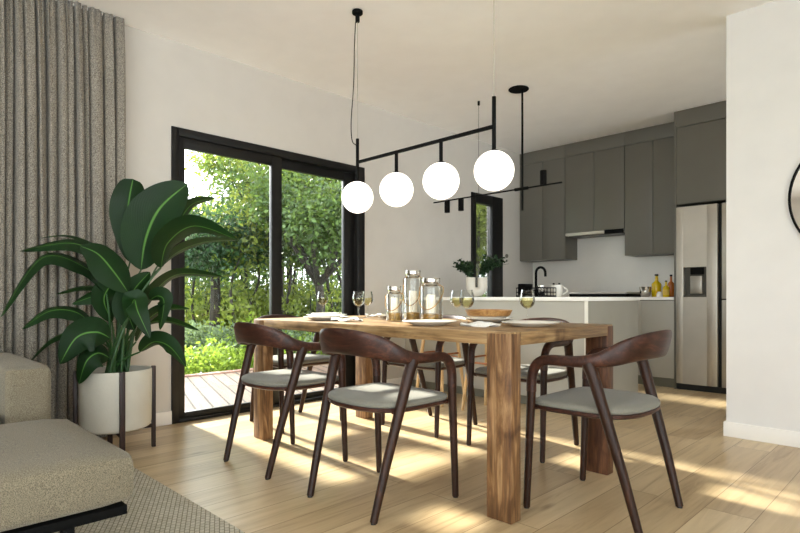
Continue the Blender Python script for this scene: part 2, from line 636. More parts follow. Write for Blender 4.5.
th = thing('dial_thermostat', 'small round dark dial on the wall between narrow door and grey cabinets', 'thermostat', (WX, 5.79, 1.407))  # the wall thermostat, a plain round dial
m = MB()
rings = []
for r, x in ((0.024, 0), (0.024, 0.012), (0.019, 0.018), (0.0, 0.018)):
    rings.append([(x, max(r, 0.0005) * math.cos(2 * PI * j / 20), max(r, 0.0005) * math.sin(2 * PI * j / 20)) for j in range(20)])
m.grid(rings, True, True, True).build('dial', M['wallplate'], th)

# outside setting
g = MB()
g.box((-60, -40, -0.9), (-6.35, 60, -0.35))
struct('ground', g, M['grass'], 'green lawn beyond the deck')
g = MB()
g.box((-6.30, -4.0, -0.16), (WX - 0.13, 9.0, -0.03))
struct('deck_floor', g, M['deck'], 'pale boarded deck outside the sliding door')
g = MB().box((-6.42, -4.0, -0.34), (-6.303, 9.0, -0.015), 0.004)
struct('trim_1', g, M['deck_rim'], 'brown rim board along the deck edge')

# ------------------------------------------------------------------ curtain
rng = random.Random(4)
ct = thing('curtain', 'floor-length grey-beige woven curtain hanging beside the sliding door', 'curtain', (WX, 0, 0))
y0, y1 = -0.75, 1.285
offs = []
y = y0
y1 = 1.312
dense = []
while y < y1 - 0.02:
    wd = min(rng.choice((0.03, 0.04, 0.05, 0.06, 0.08, 0.10)) * rng.uniform(0.85, 1.15), y1 - y)
    f0 = 0.122 + rng.uniform(-0.03, 0.012)
    dp = rng.uniform(0.04, 0.10)
    sk, sx = rng.uniform(-0.008, 0.008), rng.uniform(-0.015, 0.015)
    tl = rng.uniform(-0.012, 0.012)
    # flat pleat front with a rolled edge, then a tight deep tuck
    for q, fx in ((0.0, f0 - dp), (0.06, f0 - dp * 0.55), (0.10, f0 - 0.012), (0.16, f0 - 0.002 - tl), (0.3, f0 - tl * 0.6), (0.55, f0), (0.75, f0 + tl * 0.6), (0.86, f0 - 0.003 + tl), (0.92, f0 - 0.014), (0.96, f0 - dp * 0.6)):
        dense.append((y + q * wd, fx - 0.016 * (2 * q - 1) ** 2, sk, sx))
    y += wd
rows = []
NZ = 26
for k in range(NZ + 1):
    s = k / NZ
    z = 0.012 + s * (CEIL - 0.014)
    row = []
    for (fy, fx, sk, sx) in dense:
        # gathered header at the top, folds open out and sway a little lower down
        gat = 1.0 - 0.45 * s ** 6
        e = (fy - y0) / (y1 - y0)
        yy = y0 + (fy - y0) * 1.0 + 0.012 * math.sin(2.4 * s + fy * 7) * (1 - s) * e + sk * math.sin(3.1 * s + fy * 9) - 0.012 * e * s ** 8
        xx = 0.076 + (fx - 0.076) * gat * (0.86 + 0.14 * math.sin(2.6 * s + fy * 23)) + sx * math.sin(2.2 * s + fy * 5) * 0.6
        xx += 0.0085 * s ** 5 * math.sin(fy * 210 + 2 * math.sin(fy * 37)) + 0.004 * math.sin(fy * 120 + 5 * s)
        row.append((max(0.012, xx), yy, z))
    rows.append(row)
m = MB()
m.grid(rows, closed=False)
cb = m.build('fabric_panel', M['curtain'], ct, smooth=60)
sd = cb.modifiers.new('thickness', 'SOLIDIFY')
sd.thickness = 0.004
MB().box((0.045, y0, CEIL - 0.020), (0.075, y1 - 0.10, CEIL - 0.002), 0.004).build('track', M['trim'], ct)

# ------------------------------------------------------------------ sofa, ottoman, rug
tag(MB().box((-3.12, -2.2, 0.001), (0.6, 1.07, 0.012), 0.004).build('area_rug', M['rug']), 'flat woven grey-beige rug under the sofa and ottoman', 'rug')


def cushion(lo, hi, r=0.05, puff=0.02, seg=6):
    b = bmesh.new()
    bmesh.ops.create_cube(b, size=2.0)
    bmesh.ops.subdivide_edges(b, edges=b.edges[:], cuts=13, use_grid_fill=True)
    c = Vector([(lo[i] + hi[i]) / 2 for i in range(3)])
    hs = [(hi[i] - lo[i]) / 2 for i in range(3)]
    for v in b.verts:
        p = v.co.copy()
        # spread samples so rounded edges get enough vertices, then round the corners
        q = Vector([math.copysign(1 - (1 - abs(x)) ** 1.0, x) for x in p])
        w_ = Vector([q[i] * hs[i] for i in range(3)])
        rr = min(r, min(hs) * 0.95)
        core = Vector([max(-(hs[i] - rr), min(hs[i] - rr, w_[i])) for i in range(3)])
        dlt = w_ - core
        if dlt.length > 1e-6:
            w_ = core + dlt.normalized() * rr if max(abs(dlt[i]) for i in range(3)) > 1e-6 else w_
        bul = [1 - q[i] ** 2 for i in range(3)]
        w_.z += math.copysign(puff, p.z) * bul[0] * bul[1] * (abs(p.z) ** 3)
        w_.x += math.copysign(puff * 0.6, p.x) * bul[2] * bul[1] * (abs(p.x) ** 3)
        w_.y += math.copysign(puff * 0.6, p.y) * bul[2] * bul[0] * (abs(p.y) ** 3)
        v.co = c + w_
    m_ = MB()
    m_._add(b)
    return m_


so = thing('sofa', 'beige-grey upholstered sofa with a square padded arm by the curtain', 'sofa', (0, 0, 0))
cushion((-3.60, 0.455, 0.20), (-2.735, 0.635, 0.607), 0.03, 0.008).build('armrest', M['sofa'], so)
cushion((-3.36, -1.45, 0.27), (-2.70, 0.45, 0.44), 0.05, 0.012).build('seat_cushion', M['sofa'], so)
cushion((-3.60, -1.45, 0.30), (-3.38, 0.45, 0.78), 0.05, 0.012).build('backrest', M['sofa'], so)
MB().box((-3.58, -1.45, 0.16), (-2.76, 0.62, 0.199), 0.004).build('base_frame', M['matte_black'], so)
for lx in (-3.5, -2.83):
    for ly in (-1.35, 0.54):
        MB().box((lx - 0.016, ly - 0.016, 0.0135 if lx > -3.12 else 0.0), (lx + 0.016, ly + 0.016, 0.162), 0.002).build('leg', M['matte_black'], so)

ot = thing('ottoman', 'large beige-grey ottoman on a thin black frame standing on the rug', 'ottoman', (0, 0, 0))
cushion((-2.57, -0.75, 0.266), (-1.775, 0.640, 0.424), 0.04, 0.010).build('cushion', M['sofa'], ot)
MB().box((-2.55, -0.73, 0.237), (-1.79, 0.612, 0.2655), 0.003).build('frame', M['matte_black'], ot)
for lx in (-2.48, -1.815):
    for ly in (-0.6, 0.455):
        MB().box((lx - 0.016, ly - 0.016, 0.012), (lx + 0.016, ly + 0.016, 0.238), 0.002).build('leg', M['matte_black'], ot)

# ------------------------------------------------------------------ plant stand and plant
PC = Vector((-3.45, 1.115, 0))
ps = thing('plant_stand', 'dark wooden four-legged stand holding the cream planter', 'plant stand', PC)
for k in range(4):
    an = math.radians(-9 + 90 * k)
    # legs point towards / away from the door wall's diagonal
    cx, cy = 0.205 * math.cos(an), 0.205 * math.sin(an)
    m = MB().box((-0.011, -0.014, 0), (0.011, 0.014, 0.487), 0.003)
    bmesh.ops.rotate(m.bm, verts=m.bm.verts, cent=(0, 0, 0), matrix=Matrix.Rotation(an, 3, 'Z'))
    bmesh.ops.translate(m.bm, verts=m.bm.verts, vec=(cx, cy, 0))
    m.build('leg', M['stand'], ps)
for k in range(2):
    an = math.radians(-9 + 90 * k)
    m = MB().box((-0.2, -0.011, 0.118 - k * 0.0), (0.2, 0.011, 0.139), 0.002)
    bmesh.ops.rotate(m.bm, verts=m.bm.verts, cent=(0, 0, 0), matrix=Matrix.Rotation(an, 3, 'Z'))
    m.build('crossbar', M['stand'], ps)

pl = thing('potted_plant', 'large leafy dark green house plant in a cream round planter by the curtain', 'potted plant', PC + Vector((0, 0, 0.141)))
m = MB()
m.lathe([(0.0, 0.0), (0.165, 0.0), (0.182, 0.010), (0.190, 0.03), (0.192, 0.335), (0.188, 0.341), (0.180, 0.338), (0.178, 0.30), (0.0, 0.30)], (0, 0, 0), 48)
m.build('pot', M['pot'], pl)
m = MB()
m.lathe([(0.0, 0.303), (0.09, 0.306), (0.176, 0.3025)], (0, 0, 0), 32)
m.build('soil', M['soil'], pl)


def leaf_mesh(cpts, width, roll, fold=0.25, seed=0, peak=0.42, tipw=1.0):
    r = random.Random(seed)
    sp = [Vector(p) for p in catmull([tuple(p) for p in cpts], 9)]
    n = len(sp)
    NA = 8
    verts, faces, uvs = [], [], []
    ph = r.uniform(0, 6)
    cam = Vector((0, 0, CAM_H))
    for i, p in enumerate(sp):
        s = i / (n - 1)
        t = (sp[min(i + 1, n - 1)] - sp[max(i - 1, 0)]).normalized()
        view = (p - cam).normalized()
        side0 = t.cross(view)
        if side0.length < 1e-3:
            side0 = t.orthogonal()
        side0.normalize()
        dep = t.cross(side0).normalized()
        ra = math.radians(roll)
        side = side0 * math.cos(ra) + dep * math.sin(ra)
        nor = side.cross(t).normalized()
        # lance-shaped outline
        if s < peak:
            wv = math.sin(s / peak * PI / 2) ** 0.75
        else:
            wv = math.cos((s - peak) / (1 - peak) * PI / 2) ** (0.85 * tipw)
        wv = max(wv, 0.015) * width * 0.5
        for j in range(NA + 1):
            c = j / NA * 2 - 1
            wave = 0.05 * math.sin(9 * s + ph + (2 if c > 0 else 0)) * abs(c) ** 2
            verts.append(p + side * (c * wv) + nor * (wv * (fold * abs(c) ** 1.3 + wave)))
            uvs.append((j / NA, s))
    for i in range(n - 1):
        for j in range(NA):
            a = i * (NA + 1) + j
            faces.append((a, a + 1, a + NA + 2, a + NA + 1))
    return verts, faces, uvs


ZC = 3.23
# control points (u, v, depth offset) from the blade's base to its tip, width (m), roll, fold
LEAVES = [
    ([(141, 270, 0.02), (146, 238, 0.0), (160, 208, 0.0), (187, 184, 0.03)], 0.30, 8, 0.10, 0.47, 0.8),
    ([(130, 262, 0.14), (127, 225, 0.14), (129, 200, 0.14), (133, 179, 0.12)], 0.20, 5, 0.15, 0.55, 0.5),
    ([(161, 268, -0.04), (168, 243, -0.08), (195, 226, -0.1), (238, 240, -0.08)], 0.19, 48, 0.22, 0.38, 1.0),
    ([(160, 262, 0.1), (172, 238, 0.14), (190, 206, 0.16), (216, 198, 0.2)], 0.13, 55, 0.2, 0.45, 1.0),
    ([(160, 268, 0.12), (178, 252, 0.12), (205, 242, 0.14), (239, 240, 0.16)], 0.13, 68, 0.2, 0.45, 1.0),
    ([(146, 308, 0.05), (156, 290, 0.02), (180, 274, 0.0), (224, 277, 0.0)], 0.14, 62, 0.2, 0.42, 1.0),
    ([(122, 282, -0.06), (104, 257, -0.1), (70, 243, -0.12), (20, 251, -0.16)], 0.16, 60, 0.2, 0.4, 1.0),
    ([(120, 268, 0.08), (98, 246, 0.1), (66, 236, 0.12), (28, 241, 0.12)], 0.10, 82, 0.2, 0.45, 1.0),
    ([(106, 292, -0.10), (86, 268, -0.14), (42, 258, -0.2), (0, 318, -0.3)], 0.17, 66, 0.2, 0.45, 1.0),
    ([(128, 292, -0.10), (114, 272, -0.14), (98, 254, -0.16), (80, 246, -0.18)], 0.20, 30, 0.15, 0.42, 1.0),
    ([(124, 302, 0.06), (104, 289, 0.05), (82, 287, 0.04), (56, 294, 0.02)], 0.10, 70, 0.2, 0.45, 1.0),
    ([(98, 332, -0.12), (78, 313, -0.16), (50, 311, -0.2), (22, 329, -0.22)], 0.13, 55, 0.25, 0.42, 1.0),
    ([(110, 338, -0.16), (96, 332, -0.22), (76, 338, -0.25), (60, 364, -0.25)], 0.21, 25, 0.15, 0.45, 1.0),
    ([(110, 358, -0.14), (98, 353, -0.2), (86, 362, -0.24), (79, 384, -0.24)], 0.17, 35, 0.22, 0.42, 1.0),
    ([(136, 342, 0.0), (148, 320, 0.0), (166, 309, 0.02), (190, 309, 0.02)], 0.10, 55, 0.3, 0.42, 1.0),
    ([(140, 352, -0.08), (154, 342, -0.1), (170, 347, -0.12), (186, 367, -0.12)], 0.14, 45, 0.25, 0.45, 1.0),
    ([(134, 330, -0.02), (128, 310, -0.04), (134, 290, -0.04), (150, 272, -0.02)], 0.17, 25, 0.2, 0.45, 0.9),
    ([(140, 330, 0.06), (152, 322, 0.08), (172, 322, 0.1), (200, 331, 0.12)], 0.10, 60, 0.25, 0.42, 1.0),
    ([(96, 340, 0.05), (74, 332, 0.04), (48, 340, 0.03), (20, 364, 0.02)], 0.10, 72, 0.25, 0.42, 1.0),
    ([(128, 318, -0.1), (134, 300, -0.14), (138, 312, -0.2), (150, 338, -0.22)], 0.13, 20, 0.2, 0.45, 1.0),
    ([(112, 322, -0.04), (104, 300, -0.1), (112, 284, -0.1), (126, 274, -0.06)], 0.14, 25, 0.2, 0.45, 1.0),
    ([(150, 300, 0.0), (158, 296, 0.0), (164, 302, 0.0), (160, 330, -0.04)], 0.12, 35, 0.2, 0.45, 1.0),
    ([(118, 318, 0.02), (112, 300, 0.0), (96, 296, -0.02), (72, 304, -0.04)], 0.13, 40, 0.2, 0.45, 1.0),
]
inv = PC + Vector((0, 0, 0.141))
for i, (cp, wd, roll, fold, peak, tipw) in enumerate(LEAVES):
    pts = [px(u, v, ZC + dz) for (u, v, dz) in cp]
    for p in pts:
        p.x = max(p.x, WX + 0.20)
    vs, fs, uvs = leaf_mesh(pts, wd, roll, fold, i, peak, tipw)
    for v in vs:
        v.x = max(v.x, WX + 0.158)
    me = bpy.data.meshes.new('leaf')
    me.from_pydata([tuple(v - inv) for v in vs], [], fs)
    uvl = me.uv_layers.new(name='UVMap')
    for lp in me.loops:
        uvl.data[lp.index].uv = uvs[lp.vertex_index]
    lo = link('leaf', me, M['plant_leaf'], pl, smooth=180)
    # stalk from the soil to the blade
    rr = random.Random(50 + i)
    b0 = Vector((rr.uniform(-0.07, 0.07), rr.uniform(-0.07, 0.07), 0.30))
    e = pts[0] - inv
    if i in (12, 13):
        b0 = Vector((-0.02, -0.05, 0.30))
    c1 = b0 + Vector((0, 0, max(0.10, (e.z - b0.z) * 0.6)))
    t_end = (pts[1] - pts[0]).normalized()
    path = []
    for k in range(9):
        s = k / 8
        path.append((1 - s) ** 2 * b0 + 2 * s * (1 - s) * (c1 * 0.6 + (e - t_end * 0.1) * 0.4) + s * s * e)
    st = MB()
    st.tube(path, [0.010 - 0.0055 * k / 8 for k in range(9)], 7)
    st.build('stalk', M['plant_stem'], lo)

# ------------------------------------------------------------------ dining table
TX0, TX1, TY0, TY1, TZ = -3.19, -1.238, 1.858, 2.785, 0.76
tb = thing('dining_table', 'chunky rustic wooden dining table with slab legs set for six', 'table', (0, 0, 0))
MB().box((TX0 + 0.003, TY0 + 0.002, TZ - 0.055), (TX1 - 0.003, TY1 - 0.002, TZ), 0.004).build('table_top', M['table_top'], tb)
for lx0, lx1 in ((TX0, TX0 + 0.122), (TX1 - 0.120, TX1)):
    for ly0, ly1 in ((TY0, TY0 + 0.07), (TY1 - 0.07, TY1)):
        MB().box((lx0, ly0, 0.0), (lx1, ly1, TZ - 0.006), 0.005).build('leg', M['table_shaded'] if (lx0 > -2 and ly0 > 2) else M['table'], tb)
for ex in (TX0, TX1 - 0.006):
    MB().box((ex - 0.0005, TY0 + 0.07, TZ - 0.0545), (ex + 0.0065, TY1 - 0.07, TZ - 0.001), 0.001).build('end_board', M['table_y'], tb)


# ------------------------------------------------------------------ dining chair
def superring(path, n=14, e=2.6):
    """path rows: x, y, z, plan heading angle, height, thickness, lean -> swept rounded band"""
    rings = []
    P = [Vector(r[:3]) for r in path]
    for i, r in enumerate(path):
        t = (P[min(i + 1, len(P) - 1)] - P[max(i - 1, 0)]).normalized()
        side = Vector((math.cos(r[3]), math.sin(r[3]), 0))
        side = (side - t * side.dot(t)).normalized()
        up = t.cross(side)
        if i == 0:
            ref_up = up
        if up.dot(ref_up) < 0:
            up = -up
        ref_up = up
        upv = (up + side * r[6]).normalized()
        ring = []
        for k in range(n):
            a = 2 * PI * k / n
            c, s = math.cos(a), math.sin(a)
            cx = math.copysign(abs(c) ** (2 / e), c)
            sx = math.copysign(abs(s) ** (2 / e), s)
            ring.append(P[i] + side * (cx * r[5] / 2) + upv * (sx * r[4] / 2))
        rings.append(ring)
    return rings


half = [  # x, y, z, side angle, height, thickness, lean
    (0.2490, 0.2140, 0.500, 0.0, 0.040, 0.038, 0),
    (0.2495, 0.2120, 0.555, 0.0, 0.040, 0.038, 0),
    (0.2500, 0.2000, 0.598, 0.0, 0.042, 0.039, 0),
    (0.2505, 0.1720, 0.628, 0.0, 0.043, 0.041, 0),
    (0.2510, 0.1300, 0.640, 0.0, 0.043, 0.043, 0),
    (0.2530, 0.0600, 0.641, 0.0, 0.044, 0.045, 0),
    (0.2530, -0.0200, 0.645, -0.05, 0.048, 0.044, 0),
    (0.2430, -0.0850, 0.656, -0.28, 0.060, 0.039, 0.03),
    (0.2230, -0.1320, 0.673, -0.60, 0.080, 0.034, 0.08),
    (0.1870, -0.1700, 0.692, -0.93, 0.098, 0.030, 0.16),
    (0.1280, -0.2030, 0.705, -1.22, 0.111, 0.028, 0.23),
    (0.0630, -0.2200, 0.711, -1.42, 0.117, 0.027, 0.26),
    (0.0, -0.2270, 0.713, -PI / 2, 0.119, 0.027, 0.27),
]
other = [(-r[0], r[1], r[2], -PI - r[3], r[4], r[5], r[6]) for r in reversed(half[:-1])]
band = catmull(half + other, 5)


def seat_outline(k, n, grow=0.0):
    a = 2 * PI * k / n
    c, s = math.cos(a), math.sin(a)
    e = 7.0 if s > 0 else 2.6
    x = math.copysign(abs(c) ** (2 / e), c) * (0.240 + grow)
    y = 0.02 + math.copysign(abs(s) ** (2 / e), s) * ((0.213 if s > 0 else 0.212) + grow)
    return x, y


def make_chair(label):
    r = thing('dining_chair', label, 'chair', group='dining chairs around the table')
    N = 56

    def loft(levels):
        mb = MB()
        rings = []
        for g_, z in levels:
            rings.append([(*seat_outline(k, N, g_), z) for k in range(N)])
        mb.grid(rings, True, True, True)
        return mb
    pad = loft([(-0.004, 0.4415), (0.002, 0.446), (0.0035, 0.454), (0.0, 0.463), (-0.010, 0.4685), (-0.035, 0.472), (-0.10, 0.474), (-0.16, 0.474)])
    pad.build('seat_pad', M['seat'], r, smooth=60)
    rim = loft([(-0.03, 0.420), (-0.010, 0.421), (0.0, 0.428), (0.001, 0.4405), (-0.01, 0.441)])
    rim.build('seat_frame', M['walnut'], r, smooth=50)
    b = MB()
    b.grid(superring(band), True, True, True)
    b.build('backrest', M['walnut'], r, smooth=60)
    for sx in (1, -1):
        fr = MB()
        fr.tube([(sx * 0.2520, 0.2350, 0.006), (sx * 0.2505, 0.225, 0.25), (sx * 0.2492, 0.2165, 0.44), (sx * 0.2490, 0.2140, 0.502)], [0.0145, 0.0170, 0.0190, 0.0196], 12)
        lo = fr.build('leg', M['walnut_leg'], r)
        MB().cyl((sx * 0.2522, 0.2352), 0.0115, 0, 0.0065, 12).build('foot_glide', M['rubber'], lo)
        re = MB()
        re.tube([(sx * 0.2120, -0.2260, 0.006), (sx * 0.2250, -0.170, 0.22), (sx * 0.2390, -0.1060, 0.44), (sx * 0.2490, -0.0580, 0.600), (sx * 0.2520, -0.042, 0.640)],
                [0.0155, 0.0190, 0.0220, 0.0245, 0.0270], 12)
        lo = re.build('leg', M['walnut_leg'], r)
        MB().cyl((sx * 0.2118, -0.2265), 0.0115, 0, 0.0065, 12).build('foot_glide', M['rubber'], lo)
        for q in (((sx * 0.205, -0.1130, 0.427), (sx * 0.2385, -0.1140, 0.432)), ((sx * 0.210, 0.207, 0.429), (sx * 0.2492, 0.2150, 0.433))):
            sb = MB()
            sb.tube(q, 0.0105, 8)
            sb.build('seat_bracket', M['walnut'], r)
    return r


chair = make_chair('walnut armchair at the near long side of the table, nearer the potted plant')
chair.location = (-2.615, 1.705, 0)
copy_tree(chair, (-1.842, 1.708, 0), 0, 'walnut armchair at the near long side, directly in front of the lanterns')
copy_tree(chair, (-2.604, 2.918, 0), PI, 'walnut armchair at the far long side of the table, behind the lanterns')
copy_tree(chair, (-1.840, 2.918, 0), PI, 'walnut armchair at the far long side of the table, behind the wooden bowl')
copy_tree(chair, (-3.385, 2.300, 0), -PI / 2, 'walnut armchair at the table end beside the sliding glass door')
copy_tree(chair, (-1.060, 2.312, 0), PI / 2, 'walnut armchair at the table end nearer the fridge, grey seat in full view')

# ------------------------------------------------------------------ bar stools
def make_stool(label, loc):
    r = thing('bar_stool', label, 'stool', loc, group='bar stools at the island')
    m_ = MB()
    m_.lathe([(0.0, 0.615), (0.14, 0.615), (0.155, 0.625), (0.158, 0.640), (0.150, 0.650), (0.10, 0.645), (0.0, 0.640)], (0, 0, 0), 36)
    m_.build('seat', M['lightwood'], r)
    tops, bots = [], []
    for k in range(4):
        an = PI / 4 + k * PI / 2
        tp = Vector((0.135 * math.cos(an), 0.135 * math.sin(an), 0.618))
        bt = Vector((0.215 * math.cos(an), 0.215 * math.sin(an), 0.0))
        tops.append(tp)
        bots.append(bt)
        mm = MB()
        mm.tube([bt, (bt + tp) / 2, tp], [0.012, 0.0145, 0.015], 10)
        mm.build('leg', M['lightwood'], r)
    for k in range(4):
        s = 0.68 if k % 2 else 0.62
        a = bots[k].lerp(tops[k], s)
        b = bots[(k + 1) % 4].lerp(tops[(k + 1) % 4], s)
        mm = MB()
        mm.tube([a, b], 0.008, 8)
        mm.build('rung', M['stoolrung'], r)
    return r


st = make_stool('pale wood bar stool at the island, nearer the sliding door', (-3.13, 3.62, 0))
copy_tree(st, (-2.615, 3.62, 0), 0, 'pale wood bar stool at the island, behind the thick near table leg')

# ------------------------------------------------------------------ kitchen island
IX1, IY0, IY1 = -1.972, 3.99, 4.93
isl = thing('kitchen_island', 'grey lacquered kitchen island running out from the wall', 'kitchen island', (0, 0, 0))
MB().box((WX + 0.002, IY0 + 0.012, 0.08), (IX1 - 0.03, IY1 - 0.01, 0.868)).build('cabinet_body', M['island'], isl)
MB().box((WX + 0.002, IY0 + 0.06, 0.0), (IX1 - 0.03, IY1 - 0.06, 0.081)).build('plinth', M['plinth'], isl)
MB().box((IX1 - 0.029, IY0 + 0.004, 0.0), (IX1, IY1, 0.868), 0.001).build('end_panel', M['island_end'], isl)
tag(MB().box((IX1 - 0.029, IY0 + 0.0, 0.0), (IX1 + 0.0, IY0 + 0.0035, 0.868)).build('lit_edge_strip', M['edge'], isl), 'lit edge of the end panel painted as a pale strip')
tag(MB().box((WX + 0.002, IY0 - 0.012, 0.869), (IX1 + 0.012, IY1 + 0.01, 0.90), 0.002).build('countertop', M['quartz']), 'white stone worktop lying on the kitchen island', 'worktop')

# ------------------------------------------------------------------ kitchen run along the far wall
BY = 5.775           # base door front
bx = [-3.93, -3.30, -2.58, -2.155, -1.955]
bx = [-3.92, -3.29, -2.59, -2.28, -1.957]
labels = ['grey base cabinet under the far worktop, in the corner by the narrow door',
          'grey base cabinet beneath the cooktop', 'narrow grey base cabinet between cooktop cabinet and bottle cabinet',
          'grey base cabinet beside the fridge, below the bottles']
for i in range(4):
    r = thing('base_cabinet', labels[i], 'cabinet', (bx[i], BY, 0), group='base cabinets on the far kitchen wall')
    w_ = bx[i + 1] - bx[i]
    MB().box((0.001, 0.02, 0.09), (w_ - 0.001, WY - BY - 0.002, 0.868)).build('body', M['cab_in'], r)
    MB().box((0.002, 0.0, 0.095), (w_ - 0.002, 0.019, 0.862), 0.001).build('door', M['island'], r)  # lighter lacquer stands in for sun bounced onto the low fronts
    MB().box((0.001, 0.045, 0.0), (w_ - 0.001, 0.06, 0.09)).build('plinth', M['plinth'], r)
tag(MB().box((WX + 0.002, BY - 0.012, 0.869), (-1.957, WY - 0.008, 0.90), 0.002).build('countertop', M['quartz']), 'white stone worktop along the far kitchen wall', 'worktop')
struct('trim_2', MB().box((WX + 0.001, WY - 0.0075, 0.90), (-1.957, WY - 0.001, 1.70)), M['splash'], 'pale splashback behind the cooktop')

UY = 6.08
uz = 1.355


def upper(name, label, x0, x1, z0, xs, z1=2.57, fascia=True):
    r = thing(name, label, 'cabinet', (x0, UY, 0), group='grey wall cabinets')
    w_ = x1 - x0
    MB().box((0.001, 0.021, z0), (w_ - 0.001, WY - UY - 0.009, CEIL - 0.003)).build('body', M['cab'], r)
    for a, b in zip(xs[:-1], xs[1:]):
        MB().box((a - x0 + 0.0025, 0.0, z0 + 0.001), (b - x0 - 0.0025, 0.019, z1 - 0.0025), 0.001).build('door', M['cab'], r)
    MB().box((0.0005, 0.0, z1 + 0.0015), (w_ - 0.0005, 0.020, CEIL - 0.003), 0.0005).build('fascia', M['cab'], r)
    return r


upper('wall_cabinet', 'tall grey wall cabinet in the corner beside the narrow door', -3.925, -3.297, uz, [-3.925, -3.601, -3.297])
upper('wall_cabinet', 'shorter grey wall cabinet above the cooker hood', -3.295, -2.582, 1.66, [-3.295, -2.934, -2.582])
upper('wall_cabinet', 'tall grey wall cabinet between the cooker hood and the fridge', -2.580, -1.957, uz, [-2.580, -2.277, -1.957])

hd = thing('cooker_hood', 'slim steel cooker hood under the short wall cabinet', 'cooker hood', (-2.94, UY, 0))
MB().box((-0.353, 0.004, 1.622), (0.350, WY - UY - 0.009, 1.657), 0.002).build('body', M['steel'], hd)
MB().box((0.13, -0.004, 1.612), (0.350, 0.0035, 1.657), 0.002).build('control_panel', M['matte_black'], hd)
MB().box((-0.32, 0.03, 1.612), (0.32, 0.28, 1.6215)).build('filter_grille', M['dispenser'], hd)

# tall fridge housing and fridge
FX0, FX1, FY = -1.955, -0.935, 5.76
fh = thing('fridge_cabinet', 'tall grey cabinet boxed around and above the fridge', 'cabinet', (0, 0, 0))
MB().box((FX0, FY, 0.0), (FX0 + 0.018, WY - 0.003, CEIL - 0.003), 0.001).build('side_panel', M['cab'], fh)
MB().box((FX1, FY, 0.0), (FX1 + 0.018, WY - 0.003, CEIL - 0.003), 0.001).build('side_panel', M['cab'], fh)
MB().box((FX0 + 0.02, FY + 0.022, 1.80), (FX1, WY - 0.003, CEIL - 0.004)).build('body', M['cab_in'], fh)
MB().box((FX0 + 0.022, FY, 1.805), (FX1 - 0.005, FY + 0.02, 2.553), 0.001).build('door', M['cab'], fh)
MB().box((FX0 + 0.020, FY, 2.559), (FX1, FY + 0.021, CEIL - 0.004), 0.001).build('fascia', M['cab'], fh)

fr = thing('fridge', 'tall stainless steel double fridge with a water dispenser', 'fridge', (0, 0, 0))
GX0, GX1 = FX0 + 0.026, FX1 - 0.03
MB().box((GX0 + 0.004, FY + 0.035, 0.012), (GX1 - 0.004, WY - 0.04, 1.770)).build('body', M['rubber'], fr)
fx1 = -1.565
dl = MB()
dz = (0.9, 1.187)
dx = (-1.862, -1.66)
Y0_, Y1_ = FY - 0.022, FY + 0.034
dl.box((GX0, Y0_, 0.062), (dx[0], Y1_, 1.772), 0.004)
dl.box((dx[1], Y0_, 0.062), (fx1, Y1_, 1.772), 0.004)
dl.box((dx[0] - 0.005, Y0_ + 0.0003, 0.062), (dx[1] + 0.005, Y1_, dz[0]), 0.0)
dl.box((dx[0] - 0.005, Y0_ + 0.0003, dz[1]), (dx[1] + 0.005, Y1_, 1.772), 0.0)
door = dl.build('door', M['steel'], fr)
MB().box((dx[0], Y1_ - 0.012, dz[0]), (dx[1], Y1_ - 0.002, dz[1])).build('dispenser_back', M['dispenser'], door)
pnl = MB()
pnl.box((dx[0] + 0.055, Y0_ + 0.012, dz[0] + 0.03), (dx[1] - 0.04, Y1_ - 0.0125, dz[0] + 0.20), 0.006)
pnl.build('dispenser_paddle', M['dispenser_lt'], door)
MB().box((dx[0] + 0.06, Y0_ + 0.006, dz[1] - 0.07), (dx[1] - 0.03, Y1_ - 0.0125, dz[1] - 0.004), 0.004).build('dispenser_display', M['matte_black'], door)
MB().box((dx[0] + 0.002, Y0_ + 0.003, dz[0] + 0.001), (dx[1] - 0.002, Y1_ - 0.0125, dz[0] + 0.016), 0.002).build('drip_tray', M['dispenser'], door)
MB().box((fx1 + 0.035, Y0_, 0.062), (GX1, Y1_, 0.872), 0.004).build('door', M['steel'], fr)
MB().box((fx1 + 0.035, Y0_, 0.884), (GX1, Y1_, 1.772), 0.004).build('door', M['steel'], fr)
MB().box((GX0, FY + 0.012, 0.0), (GX1, FY + 0.04, 0.058)).build('base_grille', M['rubber'], fr)

# worktop objects on the far run
ck = thing('cooktop', 'black cooktop with a grey steel top on the far worktop', 'cooktop', (-2.815, 6.10, 0.90))
MB().box((-0.33, -0.2, 0.0), (0.33, 0.2, 0.034), 0.003).build('body', M['matte_black'], ck)
MB().box((-0.335, -0.205, 0.0345), (0.335, 0.205, 0.055), 0.003).build('top_plate', M['steel'], ck)


def bottle(label, loc, r, h_, mat, cap, grp=None, nm='bottle'):
    b = thing(nm, label, 'bottle', loc, group=grp)
    MB().lathe([(0.0, 0), (r * 0.92, 0), (r, 0.006), (r, h_ * 0.54), (r * 0.9, h_ * 0.60), (r * 0.34, h_ * 0.70), (r * 0.28, h_ * 0.92), (0.0, h_ * 0.92)], (0, 0, 0), 22).build('body', mat, b)
    MB().cyl((0, 0), r * 0.38, h_ * 0.921, h_, 16, 0.002).build('cap', cap, b)
    return b


yb = 6.08


def on_back(u, y=yb):
    a = (u - 400) / F_PX
    return Vector((y * (a - 1) / (a + 1), y, 0.90))


